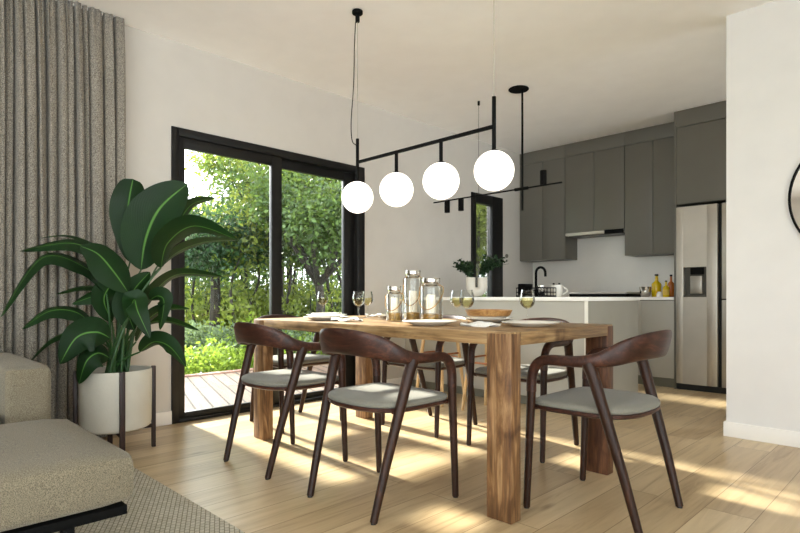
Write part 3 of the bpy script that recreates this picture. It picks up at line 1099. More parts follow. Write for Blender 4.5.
bw = thing('mixing_bowl', 'small steel bowl on the far worktop next to the oil bottle', 'bowl', on_back(645.5, 6.0))
MB().lathe([(0.0, 0.0), (0.035, 0.0), (0.045, 0.01), (0.058, 0.06), (0.064, 0.108), (0.061, 0.108), (0.054, 0.06), (0.04, 0.014), (0.0, 0.012)], (0, 0, 0), 28).build('shell', M['steel_lt'], bw)
bottle('bright yellow oil bottle with a dark cap beside the steel bowl', on_back(656.5, 6.16), 0.049, 0.245, M['oil'], M['matte_black'], 'bottles on the far worktop')
b2 = bottle('short yellow bottle with an orange label beside the oil bottle', on_back(666, 6.0), 0.031, 0.17, M['oil'], M['matte_black'], 'bottles on the far worktop')
MB().lathe([(0.0313, 0.02), (0.0318, 0.021), (0.0318, 0.075), (0.0313, 0.076)], (0, 0, 0), 22).build('label_band', M['label'], b2)
bottle('amber sauce bottle with a dark cap against the fridge side panel', on_back(671, 6.14), 0.034, 0.235, M['amber'], M['matte_black'], 'bottles on the far worktop')
jr = thing('spice_jar', 'tiny white jar in front of the yellow oil bottle', 'jar', on_back(659.5, 5.93))
MB().lathe([(0.0, 0), (0.027, 0), (0.028, 0.004), (0.028, 0.036), (0.024, 0.042), (0.0, 0.042)], (0, 0, 0), 20).build('body', M['china'], jr)
MB().cyl((0, 0), 0.022, 0.0425, 0.054, 18, 0.002).build('lid', M['quartz'], jr)

# objects on the island
def on_island(u, y):
    a = (u - 400) / F_PX
    return Vector((y * (a - 1) / (a + 1), y, 0.90))


fc = thing('kitchen_faucet', 'matte black gooseneck tap standing on the island', 'tap', on_island(536, 4.78))
dirx = Vector((0.75, 0.66, 0))
pts = [Vector((0, 0, 0.03)), Vector((0, 0, 0.20))]
for k in range(0, 11):
    a = PI - PI * k / 10
    pts.append(dirx * (0.045 + 0.045 * math.cos(a)) + Vector((0, 0, 0.235 + 0.055 * math.sin(a))))
pts.append(dirx * 0.09 + Vector((0, 0, 0.20)))
m = MB()
m.tube(pts, 0.0125, 12)
m.build('spout', M['matte_black'], fc)
MB().cyl((0, 0), 0.022, 0.0, 0.04, 20, 0.003).build('base', M['matte_black'], fc)
MB().tube([(0, 0, 0.06), (-0.05, -0.04, 0.075)], 0.007, 8).build('lever', M['matte_black'], fc)

rk = thing('dish_rack', 'black wire dish rack on the island in front of the tap', 'dish rack', on_island(536, 4.60))
for ax in (0,):
    MB().box((-0.165, -0.09, 0.0), (0.165, 0.09, 0.016), 0.005).build('tray', M['matte_black'], rk)
m = MB()
for z_ in (0.045, 0.085):
    m.tube([(-0.16, -0.085, z_), (0.16, -0.085, z_), (0.16, 0.085, z_), (-0.16, 0.085, z_), (-0.16, -0.085, z_)], 0.0045, 6)
for k in range(12):
    x_ = -0.16 + 0.32 * k / 11
    for y_ in (-0.085, 0.085):
        m.tube([(x_, y_, 0.012), (x_, y_, 0.087)], 0.003, 6)
m.build('wire_basket', M['matte_black'], rk)
MB().box((-0.155, -0.07, 0.017), (-0.075, 0.07, 0.125), 0.006).build('utensil_holder', M['matte_black'], rk)
cp = thing('steel_cup', 'small steel cup standing in the black dish rack', 'cup', on_island(541, 4.60) + Vector((0, 0, 0.0175)))
MB().lathe([(0.0, 0), (0.03, 0), (0.033, 0.005), (0.036, 0.09), (0.033, 0.09), (0.03, 0.01), (0.0, 0.008)], (0, 0, 0), 24).build('body', M['steel_lt'], cp)

jg = thing('white_jug', 'white ceramic jug with a loop handle beside the dish rack', 'jug', on_island(556.5, 4.86))
MB().lathe([(0.0, 0), (0.042, 0), (0.05, 0.006), (0.058, 0.05), (0.060, 0.115), (0.057, 0.118), (0.054, 0.112), (0.05, 0.02), (0.0, 0.012)], (0, 0, 0), 30).build('body', M['china'], jg)
hp = [Vector((0.70, 0.71, 0)) * (0.056 + 0.05 * math.sin(PI * k / 8)) + Vector((0, 0, 0.105 - 0.085 * k / 8)) for k in range(9)]
m = MB()
m.tube(hp, 0.007, 8)
m.build('handle', M['china'], jg)
m = MB()
for k in (-1, 1):
    m.box((k * 0.03 - 0.008, -0.008, 0.117), (k * 0.03 + 0.008, 0.008, 0.135), 0.002)
m.box((-0.05, -0.006, 0.112), (0.05, 0.006, 0.1175), 0.001)
m.build('lid_clip', M['matte_black'], jg)

VP_ = on_island(476.5, 4.25)
vs_ = thing('twin_vase', 'ivory U-shaped vase with two necks on the island', 'vase', VP_)
dv = Vector((S2, S2, 0))
up_ = [dv * -0.056 + Vector((0, 0, 0.182)), dv * -0.056 + Vector((0, 0, 0.12))]
for k in range(0, 11):
    a = PI + PI * k / 10
    up_.append(dv * (0.056 * math.cos(a)) + Vector((0, 0, 0.098 + 0.052 * math.sin(a))))
up_ += [dv * 0.056 + Vector((0, 0, 0.12)), dv * 0.056 + Vector((0, 0, 0.182))]
m = MB()
m.tube(up_, [0.045] * len(up_), 22)
m.build('body', M['vase'], vs_)
for sx in (-1, 1):
    MB().lathe([(0.0448, 0.180), (0.046, 0.184), (0.040, 0.186), (0.036, 0.183)], tuple(dv * sx * 0.056), 22).build('rim', M['vase'], vs_)
for sx, lb in ((-1, 'dark green leafy sprigs in the vase neck nearer the sliding door'), (1, 'dark green leafy sprigs in the vase neck nearer the kitchen wall')):
    sp = thing('greenery_sprigs', lb, 'sprigs', VP_ + dv * (sx * 0.056) + Vector((0, 0, 0.187)), group='sprigs in the twin vase')
    rr = random.Random(7 + sx)
    stm = MB()
    V, Fc = [], []
    for k in range(27):
        an = rr.uniform(0, 2 * PI)
        d_ = Vector((math.cos(an), math.sin(an), 0))
        ln = rr.uniform(0.15, 0.27)
        top = d_ * ln * rr.uniform(0.4, 1.05) + Vector((0, 0, ln * rr.uniform(0.45, 0.95) * (0.95 if sx > 0 else 0.75)))
        if top.dot(dv) * sx < -0.05:
            top -= dv * (2 * top.dot(dv))
        p0 = d_ * 0.015 + Vector((0, 0, 0.003))
        path = [p0 * (1 - s) ** 2 + (p0 + Vector((0, 0, top.z * 0.7))) * 2 * s * (1 - s) + top * s * s for s in (0, .25, .5, .75, 1)]
        stm.tube(path, [0.003, 0.003, 0.0025, 0.002, 0.0015], 5)
        for q in range(26):
            s = rr.uniform(0.25, 1.0)
            i0 = min(3, int(s * 4))
            c_ = path[i0].lerp(path[i0 + 1], s * 4 - i0)
            if c_.dot(dv) * sx < -0.008:
                continue
            od = Vector((rr.gauss(0, 1), rr.gauss(0, 1), rr.gauss(0, 0.6))).normalized()
            sd_ = od.cross(Vector((rr.gauss(0, 1), rr.gauss(0, 1), rr.gauss(0, 1)))).normalized()
            L_ = rr.uniform(0.026, 0.044)
            b0 = len(V)
            nn = od.cross(sd_) * L_ * 0.12
            V += [c_, c_ + od * L_ * 0.5 + sd_ * L_ * 0.34 + nn, c_ + od * L_, c_ + od * L_ * 0.5 - sd_ * L_ * 0.34 + nn]
            Fc += [(b0, b0 + 1, b0 + 2), (b0, b0 + 2, b0 + 3)]
    stm.build('stems', M['plant_stem'], sp)
    me = bpy.data.meshes.new('foliage')
    me.from_pydata([tuple(v) for v in V], [], Fc)
    link('foliage', me, M['sprig'], sp, smooth=0)

# ------------------------------------------------------------------ table setting
def plate(label, x, y, small=True):
    r = thing('dinner_plate', label, 'plate', (x, y, TZ + 0.001), group='plates on the dining table')
    MB().lathe([(0.0, 0.0), (0.075, 0.0), (0.085, 0.003), (0.125, 0.016), (0.136, 0.0205), (0.135, 0.0225), (0.122, 0.019), (0.082, 0.0065), (0.0, 0.005)], (0, 0, 0), 48).build('dish', M['china'], r)
    return r


PL = [('white plate at the near long side, closer to the plant', -2.68, 2.05),
      ('white plate at the near long side, in front of the lanterns', -1.84, 2.045),
      ('white plate at the far long side, hidden behind the lanterns', -2.60, 2.57),
      ('white plate under the wooden bowl', -1.845, 2.545),
      ('white plate at the table end by the sliding door', -3.00, 2.30),
      ('white plate at the table end over the thick near leg', -1.425, 2.30)]
for lb, x_, y_ in PL:
    plate(lb, x_, y_)


def side_plate(label, x, y):
    r = thing('side_plate', label, 'plate', (x, y, TZ + 0.0075), group='side plates stacked on dinner plates')
    MB().lathe([(0.0, 0.0), (0.055, 0.0), (0.062, 0.004), (0.098, 0.0195), (0.104, 0.024), (0.102, 0.0255), (0.092, 0.0215), (0.06, 0.008), (0.0, 0.006)], (0, 0, 0), 40).build('dish', M['china'], r)


side_plate('small white plate stacked on the plate closer to the plant', -2.68, 2.05)
side_plate('small white plate stacked on the table end plate by the sliding door', -3.00, 2.30)
side_plate('small white plate below the wooden bowl', -1.845, 2.545)
wb = thing('wooden_bowl', 'shallow light wooden bowl resting on stacked white plates', 'bowl', (-1.845, 2.545, TZ + 0.0335))
MB().lathe([(0.0, 0.0), (0.105, 0.0), (0.116, 0.004), (0.132, 0.034), (0.128, 0.0355), (0.112, 0.010), (0.0, 0.007)], (0, 0, 0), 44).build('shell', M['bowlwood'], wb)


def wineglass(label, x, y, first=[]):
    if first:
        return copy_tree(first[0], (x, y, TZ), random.Random(int(x * 100)).uniform(0, 6), label, 'wine glasses on the table')
    r = thing('wine_glass', label, 'wine glass', (x, y, TZ), group='wine glasses on the table')
    m_ = MB()
    m_.lathe([(0.0, 0.0), (0.033, 0.0005), (0.0335, 0.002), (0.012, 0.005), (0.0045, 0.011), (0.0038, 0.045), (0.0045, 0.072), (0.009, 0.080)], (0, 0, 0), 24)
    m_.build('stem', M['clear'], r)
    m_ = MB()
    m_.lathe([(0.0085, 0.080), (0.024, 0.087), (0.036, 0.103), (0.0405, 0.122), (0.038, 0.148), (0.0315, 0.178), (0.0305, 0.178), (0.037, 0.148), (0.0393, 0.122), (0.035, 0.104), (0.023, 0.0885), (0.0, 0.083)], (0, 0, 0), 32)
    m_.build('bowl', M['clear'], r)
    m_ = MB()
    m_.lathe([(0.0, 0.084), (0.0225, 0.0895), (0.0345, 0.1045), (0.0386, 0.122), (0.0378, 0.135), (0.0, 0.1355)], (0, 0, 0), 32)
    m_.build('wine', M['wine'], r)
    first.append(r)
    return r


def at_table(u, y):
    a = (u - 400) / F_PX
    return y * (a - 1) / (a + 1), y


for u, y_, lb in ((322.5, 2.42, 'wine glass of white wine standing behind the two stacked plates, before the garden view'),
                  (358.5, 2.36, 'white wine glass at the dark door post, front one of the pair'),
                  (367.5, 2.56, 'white wine glass at the dark door post, rear one of the pair'),
                  (457.0, 2.56, 'white wine glass in line with the island vase, rear one of the pair'),
                  (466.8, 2.36, 'white wine glass in line with the island vase, front one of the pair'),
                  (527.3, 2.53, 'lone wine glass of white wine near the table end by the kitchen')):
    x_, yy = at_table(u, y_)
    wineglass(lb, x_, yy)


def lantern(label, x, y, r, h_, first_label):
    t = thing('glass_lantern', label, 'lantern', (x, y, TZ), 0.4, group='glass lanterns on the table')
    lw = 0.030
    MB().lathe([(0.0, 0.0), (r * 0.97, 0.0), (r, 0.004), (r, h_ - lw - 0.03), (r * 0.96, h_ - lw - 0.014), (r * 0.68, h_ - lw - 0.004), (r * 0.66, h_ - lw), (r * 0.63, h_ - lw), (r * 0.65, h_ - lw - 0.006), (r * 0.93, h_ - lw - 0.016), (r - 0.003, h_ - lw - 0.031), (r - 0.003, 0.005)], (0, 0, 0), 40).build('glass_body', M['clear'], t)
    MB().lathe([(0.0, 0.0052), (r - 0.0035, 0.0052), (r - 0.0035, 0.046), (r * 0.5, 0.050), (0.0, 0.048)], (0, 0, 0), 36).build('gold_filling', M['goldfill'], t)
    MB().lathe([(0.0, h_ - lw + 0.0005), (r * 0.77, h_ - lw + 0.0005), (r * 0.79, h_ - lw + 0.003), (r * 0.79, h_ - 0.003), (r * 0.77, h_), (0.0, h_)], (0, 0, 0), 36).build('lid', M['steel_lt'], t)
    m_ = MB()
    pts_ = []
    for k in range(19):
        a_ = PI * k / 18
        pts_.append((math.cos(a_) * (r + 0.006), -0.012 - 0.03 * math.sin(a_) - (r if 0 else 0) * 0, h_ * 0.72 - math.sin(a_) * h_ * 0.42))
    pts_ = [(p[0], -math.sqrt(max(0, (r + 0.005) ** 2 - min(abs(p[0]), r + 0.005) ** 2)) - 0.001, p[2]) for p in pts_]
    m_.tube(pts_, 0.0022, 6)
    m_.tube([(pts_[0][0], 0.0, h_ * 0.72 - 0.01), (pts_[0][0], 0.0, h_ - lw - 0.02), (r * 0.69, 0, h_ - lw - 0.004)], 0.0022, 6)
    m_.tube([(pts_[-1][0], 0.0, h_ * 0.72 - 0.01), (pts_[-1][0], 0.0, h_ - lw - 0.02), (-r * 0.69, 0, h_ - lw - 0.004)], 0.0022, 6)
    m_.build('wire_handle', M['gold'], t)
    cr = r * 0.42
    c_ = thing('pillar_candle', first_label, 'candle', (x, y, TZ + 0.0515), group='candles in the lanterns')
    hh = h_ * 0.42
    MB().lathe([(0.0, 0), (cr, 0), (cr, hh - 0.003), (cr - 0.003, hh), (cr * 0.5, hh - 0.004), (0.0, hh - 0.004)], (0, 0, 0), 26).build('wax', M['wax'], c_)
    MB().tube([(0, 0, hh - 0.006), (0.001, 0, hh + 0.010)], 0.0012, 5).build('wick', M['matte_black'], c_)


for u, y_, r, h_, lb, cl in ((394.6, 2.26, 0.050, 0.202, 'smallest glass lantern with steel lid and gold filling', 'cream candle inside the smallest glass lantern'),
                             (413.2, 2.39, 0.057, 0.297, 'tallest glass lantern with steel lid and gold filling', 'cream candle inside the tallest glass lantern'),
                             (431.3, 2.265, 0.062, 0.243, 'medium glass lantern with steel lid and a looped wire handle', 'cream candle inside the medium glass lantern')):
    x_, yy = at_table(u, y_)
    lantern(lb, x_, yy, r, h_, cl)


def napkin(label, x, y, rz, seed):
    r_ = random.Random(seed)
    N_ = 16
    t = thing('napkin', label, 'napkin', (x, y, TZ + 0.002), rz, group='linen napkins on the table')
    rows_ = []
    ph = [r_.uniform(0, 6) for _ in range(4)]
    for i in range(N_ + 1):
        row_ = []
        for j in range(N_ + 1):
            a_, b_ = i / N_ * 2 - 1, j / N_ * 2 - 1
            zz = 0.008 * (math.sin(a_ * 4 + ph[0] + b_ * 2) + math.sin(b_ * 7 + ph[1] + a_)) * (1 - 0.4 * abs(a_)) + 0.008
            row_.append((a_ * 0.085 + 0.012 * math.sin(b_ * 3 + ph[2]), b_ * 0.045 * (1 + 0.3 * math.sin(a_ * 3 + ph[3])), max(0.0, zz)))
        rows_.append(row_)
    mm = MB()
    mm.grid(rows_, closed=False)
    o_ = mm.build('cloth', M['linen'], t, smooth=80)
    md = o_.modifiers.new('thickness', 'SOLIDIFY')
    md.thickness = 0.003
    md.offset = 1.0


napkin('crumpled white napkin between the front plate and the wooden bowl', -1.60, 2.14, 0.5, 1)
napkin('folded white napkin beside the plate closer to the plant', -2.46, 2.03, 0.2, 2)
napkin('white napkin at the far side behind the pair of glasses at the door post', -2.84, 2.63, -0.2, 3)

# ------------------------------------------------------------------ globe pendant over the table
GY = 2.305
gx = [-2.687, -2.335, -1.988, -1.638]
bz, gz, gr = 1.756, 1.533, 0.10
pd = thing('globe_pendant', 'black linear pendant lamp with four glowing white globes over the dining table', 'pendant lamp', (0, GY, 0))
MB().box((gx[0], -0.009, bz - 0.009), (gx[3], 0.009, bz + 0.009), 0.003).build('bar', M['matte_black'], pd)
for k, x_ in enumerate(gx):
    ztop = 1.905 if k in (0, 3) else bz
    MB().cyl((x_, 0), 0.0105, gz + gr + 0.001, ztop, 14).build('drop_rod', M['matte_black'], pd)
    sp = MB()
    sp.lathe([(max(0.0005, gr * math.sin(PI * q / 20)), -gr * math.cos(PI * q / 20)) for q in range(21)], (x_, 0, gz), 36)
    sp.build('globe', M['globe'], pd)
    MB().cyl((x_, 0), 0.022, gz + gr - 0.006, gz + gr + 0.004, 18, 0.002).build('globe_cap', M['matte_black'], pd)
for x_ in (gx[0], gx[3]):
    MB().cyl((x_, 0), 0.0022, 1.903, CEIL - 0.055, 8).build('suspension_wire', M['steel'], pd)
    MB().cyl((x_, 0), 0.034, CEIL - 0.024, CEIL - 0.001, 24, 0.004).build('canopy', M['matte_black'], pd)
    MB().cyl((x_, 0), 0.014, CEIL - 0.075, CEIL - 0.022, 16, 0.003).build('wire_grip', M['matte_black'], pd)
cpts = [(gx[0] - 0.012, -0.006, CEIL - 0.07), (gx[0] - 0.018, -0.01, 2.5), (gx[0] - 0.024, -0.012, 2.25), (gx[0] - 0.036, -0.022, 2.02), (gx[0] - 0.030, -0.02, 1.90), (gx[0] - 0.012, -0.006, 1.868), (gx[0] - 0.004, 0, 1.865)]
m = MB()
m.tube([tuple(p) for p in catmull(cpts, 6)], 0.003, 6)
m.build('power_cord', M['matte_black'], pd)

# ------------------------------------------------------------------ spot bar over the island
SY = 4.166
sb = thing('spot_pendant', 'thin black bar pendant with three small cylinder spots over the island', 'pendant lamp', (0, SY, 0))
szb = 1.842
MB().box((-3.69, -0.006, szb - 0.006), (-2.285, 0.006, szb + 0.006), 0.002).build('bar', M['matte_black'], sb)
MB().cyl((-2.673, 0.016), 0.0095, 1.655, CEIL - 0.012, 14).build('rod', M['matte_black'], sb)
MB().cyl((-2.70, 0.0), 0.088, CEIL - 0.013, CEIL - 0.001, 36, 0.004).build('canopy', M['matte_black'], sb)
m = MB()
m.tube([(-2.74, 0.004, szb), (-2.61, 0.004, szb)], 0.014, 12)
m.build('clamp', M['matte_black'], sb)
for u, dn in ((447.2, True), (461.0, True), (543.3, False)):
    a = (u - 400) / F_PX
    x_ = SY * (a - 1) / (a + 1)
    z0_, z1_ = (szb - 0.118, szb - 0.003) if dn else (szb + 0.003, szb + 0.125)
    so_ = MB().cyl((x_, 0), 0.027, z0_, z1_, 22, 0.003).build('spot', M['matte_black'], sb)
MB().cyl((-3.132, 0), 0.0018, szb, CEIL - 0.03, 8).build('suspension_wire', M['rubber'], sb)
MB().cyl((-3.132, 0), 0.011, CEIL - 0.04, CEIL - 0.001, 14, 0.002).build('wire_canopy', M['matte_black'], sb)

# ------------------------------------------------------------------ round mirror
mr = thing('round_mirror', 'large round mirror in a thin black ring frame on the white wall', 'mirror', (-0.312, RW, 1.487))
R_ = 0.402
m = MB()
rings = []
for k in range(73):
    a = 2 * PI * k / 72
    rings.append([(q[0] * math.cos(a), q[1], q[0] * math.sin(a)) for q in ((R_ - 0.011, -0.002), (R_, -0.002), (R_, -0.024), (R_ - 0.011, -0.024))])
m.grid(rings, True)
m.build('ring_frame', M['matte_black'], mr)
m = MB()
m.grid([[(r * math.cos(2 * PI * k / 64), y_, r * math.sin(2 * PI * k / 64)) for k in range(64)] for r, y_ in ((R_ - 0.0115, -0.002), (R_ - 0.0115, -0.010), (0.0005, -0.010))], True, True, True)
m.build('mirror_glass', M['mirror'], mr)


# ------------------------------------------------------------------ garden
def leaf_cloud(name, mat, parent, centres, sig, n, size, seed, aspect=0.5, droop=0.2):
    rg = np.random.default_rng(seed)
    cen = np.array(centres, float)
    idx = rg.integers(0, len(cen), n)
    p = cen[idx, :3] + rg.normal(0, 1, (n, 3)) * (np.array(sig) * (cen[idx, 3:4] if cen.shape[1] > 3 else 1.0))
    d = rg.normal(0, 1, (n, 3))
    d[:, 2] -= droop
    d /= np.linalg.norm(d, axis=1, keepdims=True)
    e = rg.normal(0, 1, (n, 3))
    e -= d * np.sum(d * e, axis=1, keepdims=True)
    e /= np.linalg.norm(e, axis=1, keepdims=True)
    nn = np.cross(d, e)
    L = rg.uniform(0.65, 1.35, (n, 1)) * size
    W = L * aspect * 0.5
    v = np.empty((n, 4, 3))
    v[:, 0] = p
    v[:, 1] = p + d * L * 0.45 + e * W + nn * L * 0.08
    v[:, 2] = p + d * L
    v[:, 3] = p + d * L * 0.45 - e * W + nn * L * 0.08
    verts = v.reshape(-1, 3)
    f = (np.arange(n) * 4)[:, None] + np.array([[0, 1, 2, 3]])
    me = bpy.data.meshes.new(name)
    me.vertices.add(n * 4)
    me.vertices.foreach_set('co', verts.ravel())
    me.loops.add(n * 4)
    me.loops.foreach_set('vertex_index', f.ravel().astype(np.int32))
    me.polygons.add(n)
    me.polygons.foreach_set('loop_start', (np.arange(n) * 4).astype(np.int32))
    me.update(calc_edges=True)
    me.validate()
    return link(name, me, mat, parent, smooth=0)


GZ = -0.35


def tree(label, x, y, fork, height, spread, mat, seed, nleaf, trunk_r=0.09, lean=(0, 0), nb=6, leaf=0.085, low=None, sig=0.27, name='garden_tree'):
    rg = random.Random(seed)
    t = thing(name, label, 'tree', (x, y, GZ))
    m_ = MB()
    base = Vector((0, 0, 0))
    fk = Vector((lean[0], lean[1], fork - GZ))
    tr = [base, base.lerp(fk, 0.35) + Vector((rg.uniform(-.06, .06), rg.uniform(-.06, .06), 0)), base.lerp(fk, 0.7) + Vector((rg.uniform(-.06, .06), rg.uniform(-.06, .06), 0)), fk]
    m_.tube([tuple(p) for p in catmull([tuple(p) for p in tr], 4)], [trunk_r * (1.15 - 0.35 * k / 12) for k in range(13)], 8)
    cl = []
    H = height - GZ
    for b in range(nb):
        an = 2 * PI * (b + rg.uniform(-.3, .3)) / nb
        rad = spread * rg.uniform(0.45, 1.0)
        end = Vector((lean[0] + math.cos(an) * rad, lean[1] + math.sin(an) * rad, fk.z + (H - fk.z) * rg.uniform(0.35, 0.95)))
        mid = fk.lerp(end, 0.5) + Vector((math.cos(an) * 0.15, math.sin(an) * 0.15, rg.uniform(-.25, .1)))
        path = catmull([tuple(fk - Vector((0, 0, 0.1))), tuple(mid), tuple(end)], 5)
        m_.tube([tuple(p) for p in path], [trunk_r * (0.62 - 0.45 * k / 10) for k in range(11)], 6)
        cl.append((*end, 1.0))
        for s in range(4):
            p0 = Vector(path[rg.randint(3, 9)])
            e2 = p0 + Vector((rg.gauss(0, .5), rg.gauss(0, .5), rg.uniform(-0.15, 0.7))) * spread * 0.6
            m_.tube([p0, p0.lerp(e2, 0.5) + Vector((0, 0, 0.06)), e2], [trunk_r * 0.22, trunk_r * 0.16, trunk_r * 0.08], 5)
            cl.append((*e2, rg.uniform(0.6, 1.1)))
    if low:
        for k in range(low):
            an = rg.uniform(0, 2 * PI)
            rr_ = spread * rg.uniform(0.3, 1.0)
            cl.append((lean[0] + math.cos(an) * rr_, lean[1] + math.sin(an) * rr_, fk.z + rg.uniform(-0.9, 0.4), 0.7))
    m_.build('trunk', M['bark'], t)
    leaf_cloud('foliage', mat, t, cl, (sig, sig, sig * 0.8), int(nleaf * 1.7), leaf, seed)
    return t


def gp(u, Z):
    p = px(u, HOR, Z)
    return p.x, p.y


TREES = [
    # u, depth, fork z, height, spread, material, seed, leaves, trunk radius, label
    (214, 10.2, 1.5, 2.5, 1.0, 'leaf_c', 11, 9000, 0.10, 'mid-green tree with a dark forked trunk seen through the first door pane'),
    (280, 11.0, 1.9, 4.2, 1.1, 'leaf_b', 12, 10500, 0.06, 'yellow-green leafy tree behind the centre door post'),
    (318, 9.6, 1.2, 3.6, 1.35, 'leaf_a', 13, 10500, 0.085, 'spreading tree with low forked limbs in the second door pane'),
    (352, 11.5, 1.8, 4.4, 1.5, 'leaf_b', 14, 9500, 0.07, 'bright tree partly behind the dark door jamb nearer the lanterns'),
    (292, 13.5, 2.0, 5.0, 1.7, 'leaf_c', 15, 9000, 0.08, 'deep green tree standing furthest back in the garden'),
    (244, 14.0, 1.7, 3.0, 1.3, 'leaf_a', 16, 9000, 0.07, 'pale green tree behind the forked trunk tree'),
    (160, 12.5, 1.6, 2.8, 0.9, 'leaf_a', 17, 5000, 0.06, 'thin garden tree beside the door edge next to the plant'),
    (480, 11.5, 1.5, 3.6, 1.5, 'leaf_b', 18, 9500, 0.08, 'sunlit yellow-green tree outside the narrow kitchen door'),
]
for u, Z, fork, hgt, spd, mt, sd_, nl, tr_, lb in TREES:
    x_, y_ = gp(u, Z)
    rg = random.Random(sd_)
    tree(lb, x_, y_, fork, hgt, spd, M[mt], sd_, nl, tr_, (rg.uniform(-.2, .2), rg.uniform(-.2, .2)), nb=7, low=0)

FAR = [(178, 19.0, 3.2, 'hazy far tree line bush at the plant-side door edge'), (214, 20.0, 2.6, 'far bush in the gap behind the forked trunk tree'),
       (250, 19.0, 3.8, 'far tall bush just beside the centre door post'), (286, 20.5, 4.8, 'far tall bush just past the centre door post'),
       (322, 19.5, 5.0, 'far tall bush behind the spreading tree'), (358, 20.5, 5.0, 'far tall bush behind the dark door jamb'),
       (478, 19.0, 5.0, 'far tall bush outside the narrow kitchen door')]
for k, (u, Z, h_, lb) in enumerate(FAR):
    x_, y_ = gp(u, Z)
    sh = thing('far_bush', lb, 'bush', (x_, y_, GZ))
    rg = random.Random(300 + k)
    cl = []
    for q in range(46):
        a = rg.uniform(0, 2 * PI)
        rr_ = 1.5 * math.sqrt(rg.random())
        cl.append((rr_ * math.cos(a), rr_ * math.sin(a), rg.uniform(0.2, h_ - GZ), 1.0))
    leaf_cloud('foliage', M['leaf_a'] if k % 2 == 0 else M['leaf_c'], sh, cl, (0.3, 0.3, 0.3), 5200, 0.13, 341 + k, 0.5, 0.2)
    m = MB()
    for q in range(7):
        a = q * 0.9
        m.tube([(0, 0, 0), (0.4 * math.cos(a), 0.4 * math.sin(a), 1.0), (0.9 * math.cos(a), 0.9 * math.sin(a), h_ * 0.8)], [0.05, 0.035, 0.015], 5)
    m.build('stems', M['bark'], sh)

# thin bare stems standing between the trees
for k, (u, Z, h_, r_) in enumerate([(196, 10.6, 2.3, 0.03), (206, 11.4, 2.2, 0.035), (232, 9.6, 2.0, 0.03), (246, 12.2, 2.6, 0.04), (255, 10.4, 2.2, 0.03),
                                    (287, 10.2, 2.3, 0.035), (298, 12.0, 2.6, 0.04), (331, 10.6, 2.3, 0.035), (341, 12.4, 2.6, 0.04)]):
    x_, y_ = gp(u, Z)
    rg = random.Random(70 + k)
    sp = thing('sapling', ['slender dark sapling beside the plant-side door edge', 'slender sapling next to the forked trunk', 'thin sapling before the pale green tree',
                           'tall sapling between first pane trees', 'sapling just beside the centre door post', 'sapling just past the centre door post',
                           'tall sapling behind the spreading tree', 'sapling beyond the low forked limbs', 'tall sapling by the dark door jamb'][k], 'sapling', (x_, y_, GZ), group='saplings between the garden trees')
    m = MB()
    pts = [Vector((0, 0, 0))]
    for q in range(1, 6):
        pts.append(Vector((rg.uniform(-.12, .12) * q * 0.4, rg.uniform(-.12, .12) * q * 0.4, (h_ - GZ) * q / 5)))
    m.tube([tuple(p) for p in catmull([tuple(p) for p in pts], 3)], [r_ * (1.1 - 0.6 * q / 15) for q in range(16)], 6)
    m.build('stem', M['bark'], sp)
    cl = [(*pts[-1], 1.0), (*pts[-2], 0.8), (*(pts[-1] + Vector((rg.uniform(-.3, .3), rg.uniform(-.3, .3), 0.1))), 0.9), (*pts[2], 0.6)]
    leaf_cloud('foliage', M['leaf_b'], sp, cl, (0.3, 0.3, 0.28), 620, 0.11, 80 + k)

# hedge beyond the deck and paler mounds behind it
hz = thing('low_hedge', 'bright green low hedge along the far edge of the deck', 'hedge', (0, 0, 0))
rg = random.Random(5)
cl = []
y_ = 0.0
while y_ < 10.0:
    cl.append((-6.95 + rg.uniform(-.25, .3), y_, -0.08 + rg.uniform(-0.12, 0.16), rg.uniform(0.7, 1.1)))
    y_ += 0.09
leaf_cloud('foliage', M['hedge'], hz, cl, (0.2, 0.14, 0.13), 26000, 0.062, 31, 0.6, 0.0)
m = MB()
for k in range(60):
    yy = k * 0.17
    m.tube([(-6.95, yy, GZ), (-6.95 + rg.uniform(-.1, .1), yy + rg.uniform(-.06, .06), -0.05)], [0.008, 0.004], 5)
m.build('stems', M['bark'], hz)
k = 0
for u, Z, rad, hh, lb in ((205, 8.6, 0.75, 0.50, 'pale green rounded shrub behind the hedge in the first door pane'),
                          (245, 8.9, 0.8, 0.55, 'pale green rounded shrub behind the hedge near the centre post'),
                          (300, 8.9, 0.8, 0.50, 'pale green rounded shrub behind the hedge past the centre post'),
                          (345, 9.0, 0.8, 0.55, 'pale green rounded shrub behind the hedge by the dark jamb')):
    x_, y_ = gp(u, Z)
    sh = thing('garden_shrub', lb, 'shrub', (x_, y_, GZ), group='shrubs behind the hedge')
    rg = random.Random(90 + k)
    cl = []
    for q in range(34):
        a = rg.uniform(0, 2 * PI)
        rr_ = rad * math.sqrt(rg.random())
        cl.append((rr_ * math.cos(a), rr_ * math.sin(a), (hh - GZ) * (1 - 0.5 * (rr_ / rad) ** 2) * rg.uniform(0.45, 0.9), 0.8))
    leaf_cloud('foliage', M['pale'] if k % 2 == 0 else M['hedge'], sh, cl, (0.17, 0.17, 0.13), 5200, 0.075, 41 + k, 0.5, 0.1)
    m = MB()
    for q in range(9):
        a = q * 0.7
        m.tube([(0, 0, 0), (0.3 * math.cos(a), 0.3 * math.sin(a), 0.3), (0.5 * math.cos(a), 0.5 * math.sin(a), 0.55)], [0.018, 0.012, 0.006], 5)
    m.build('stems', M['bark'], sh)
    k += 1
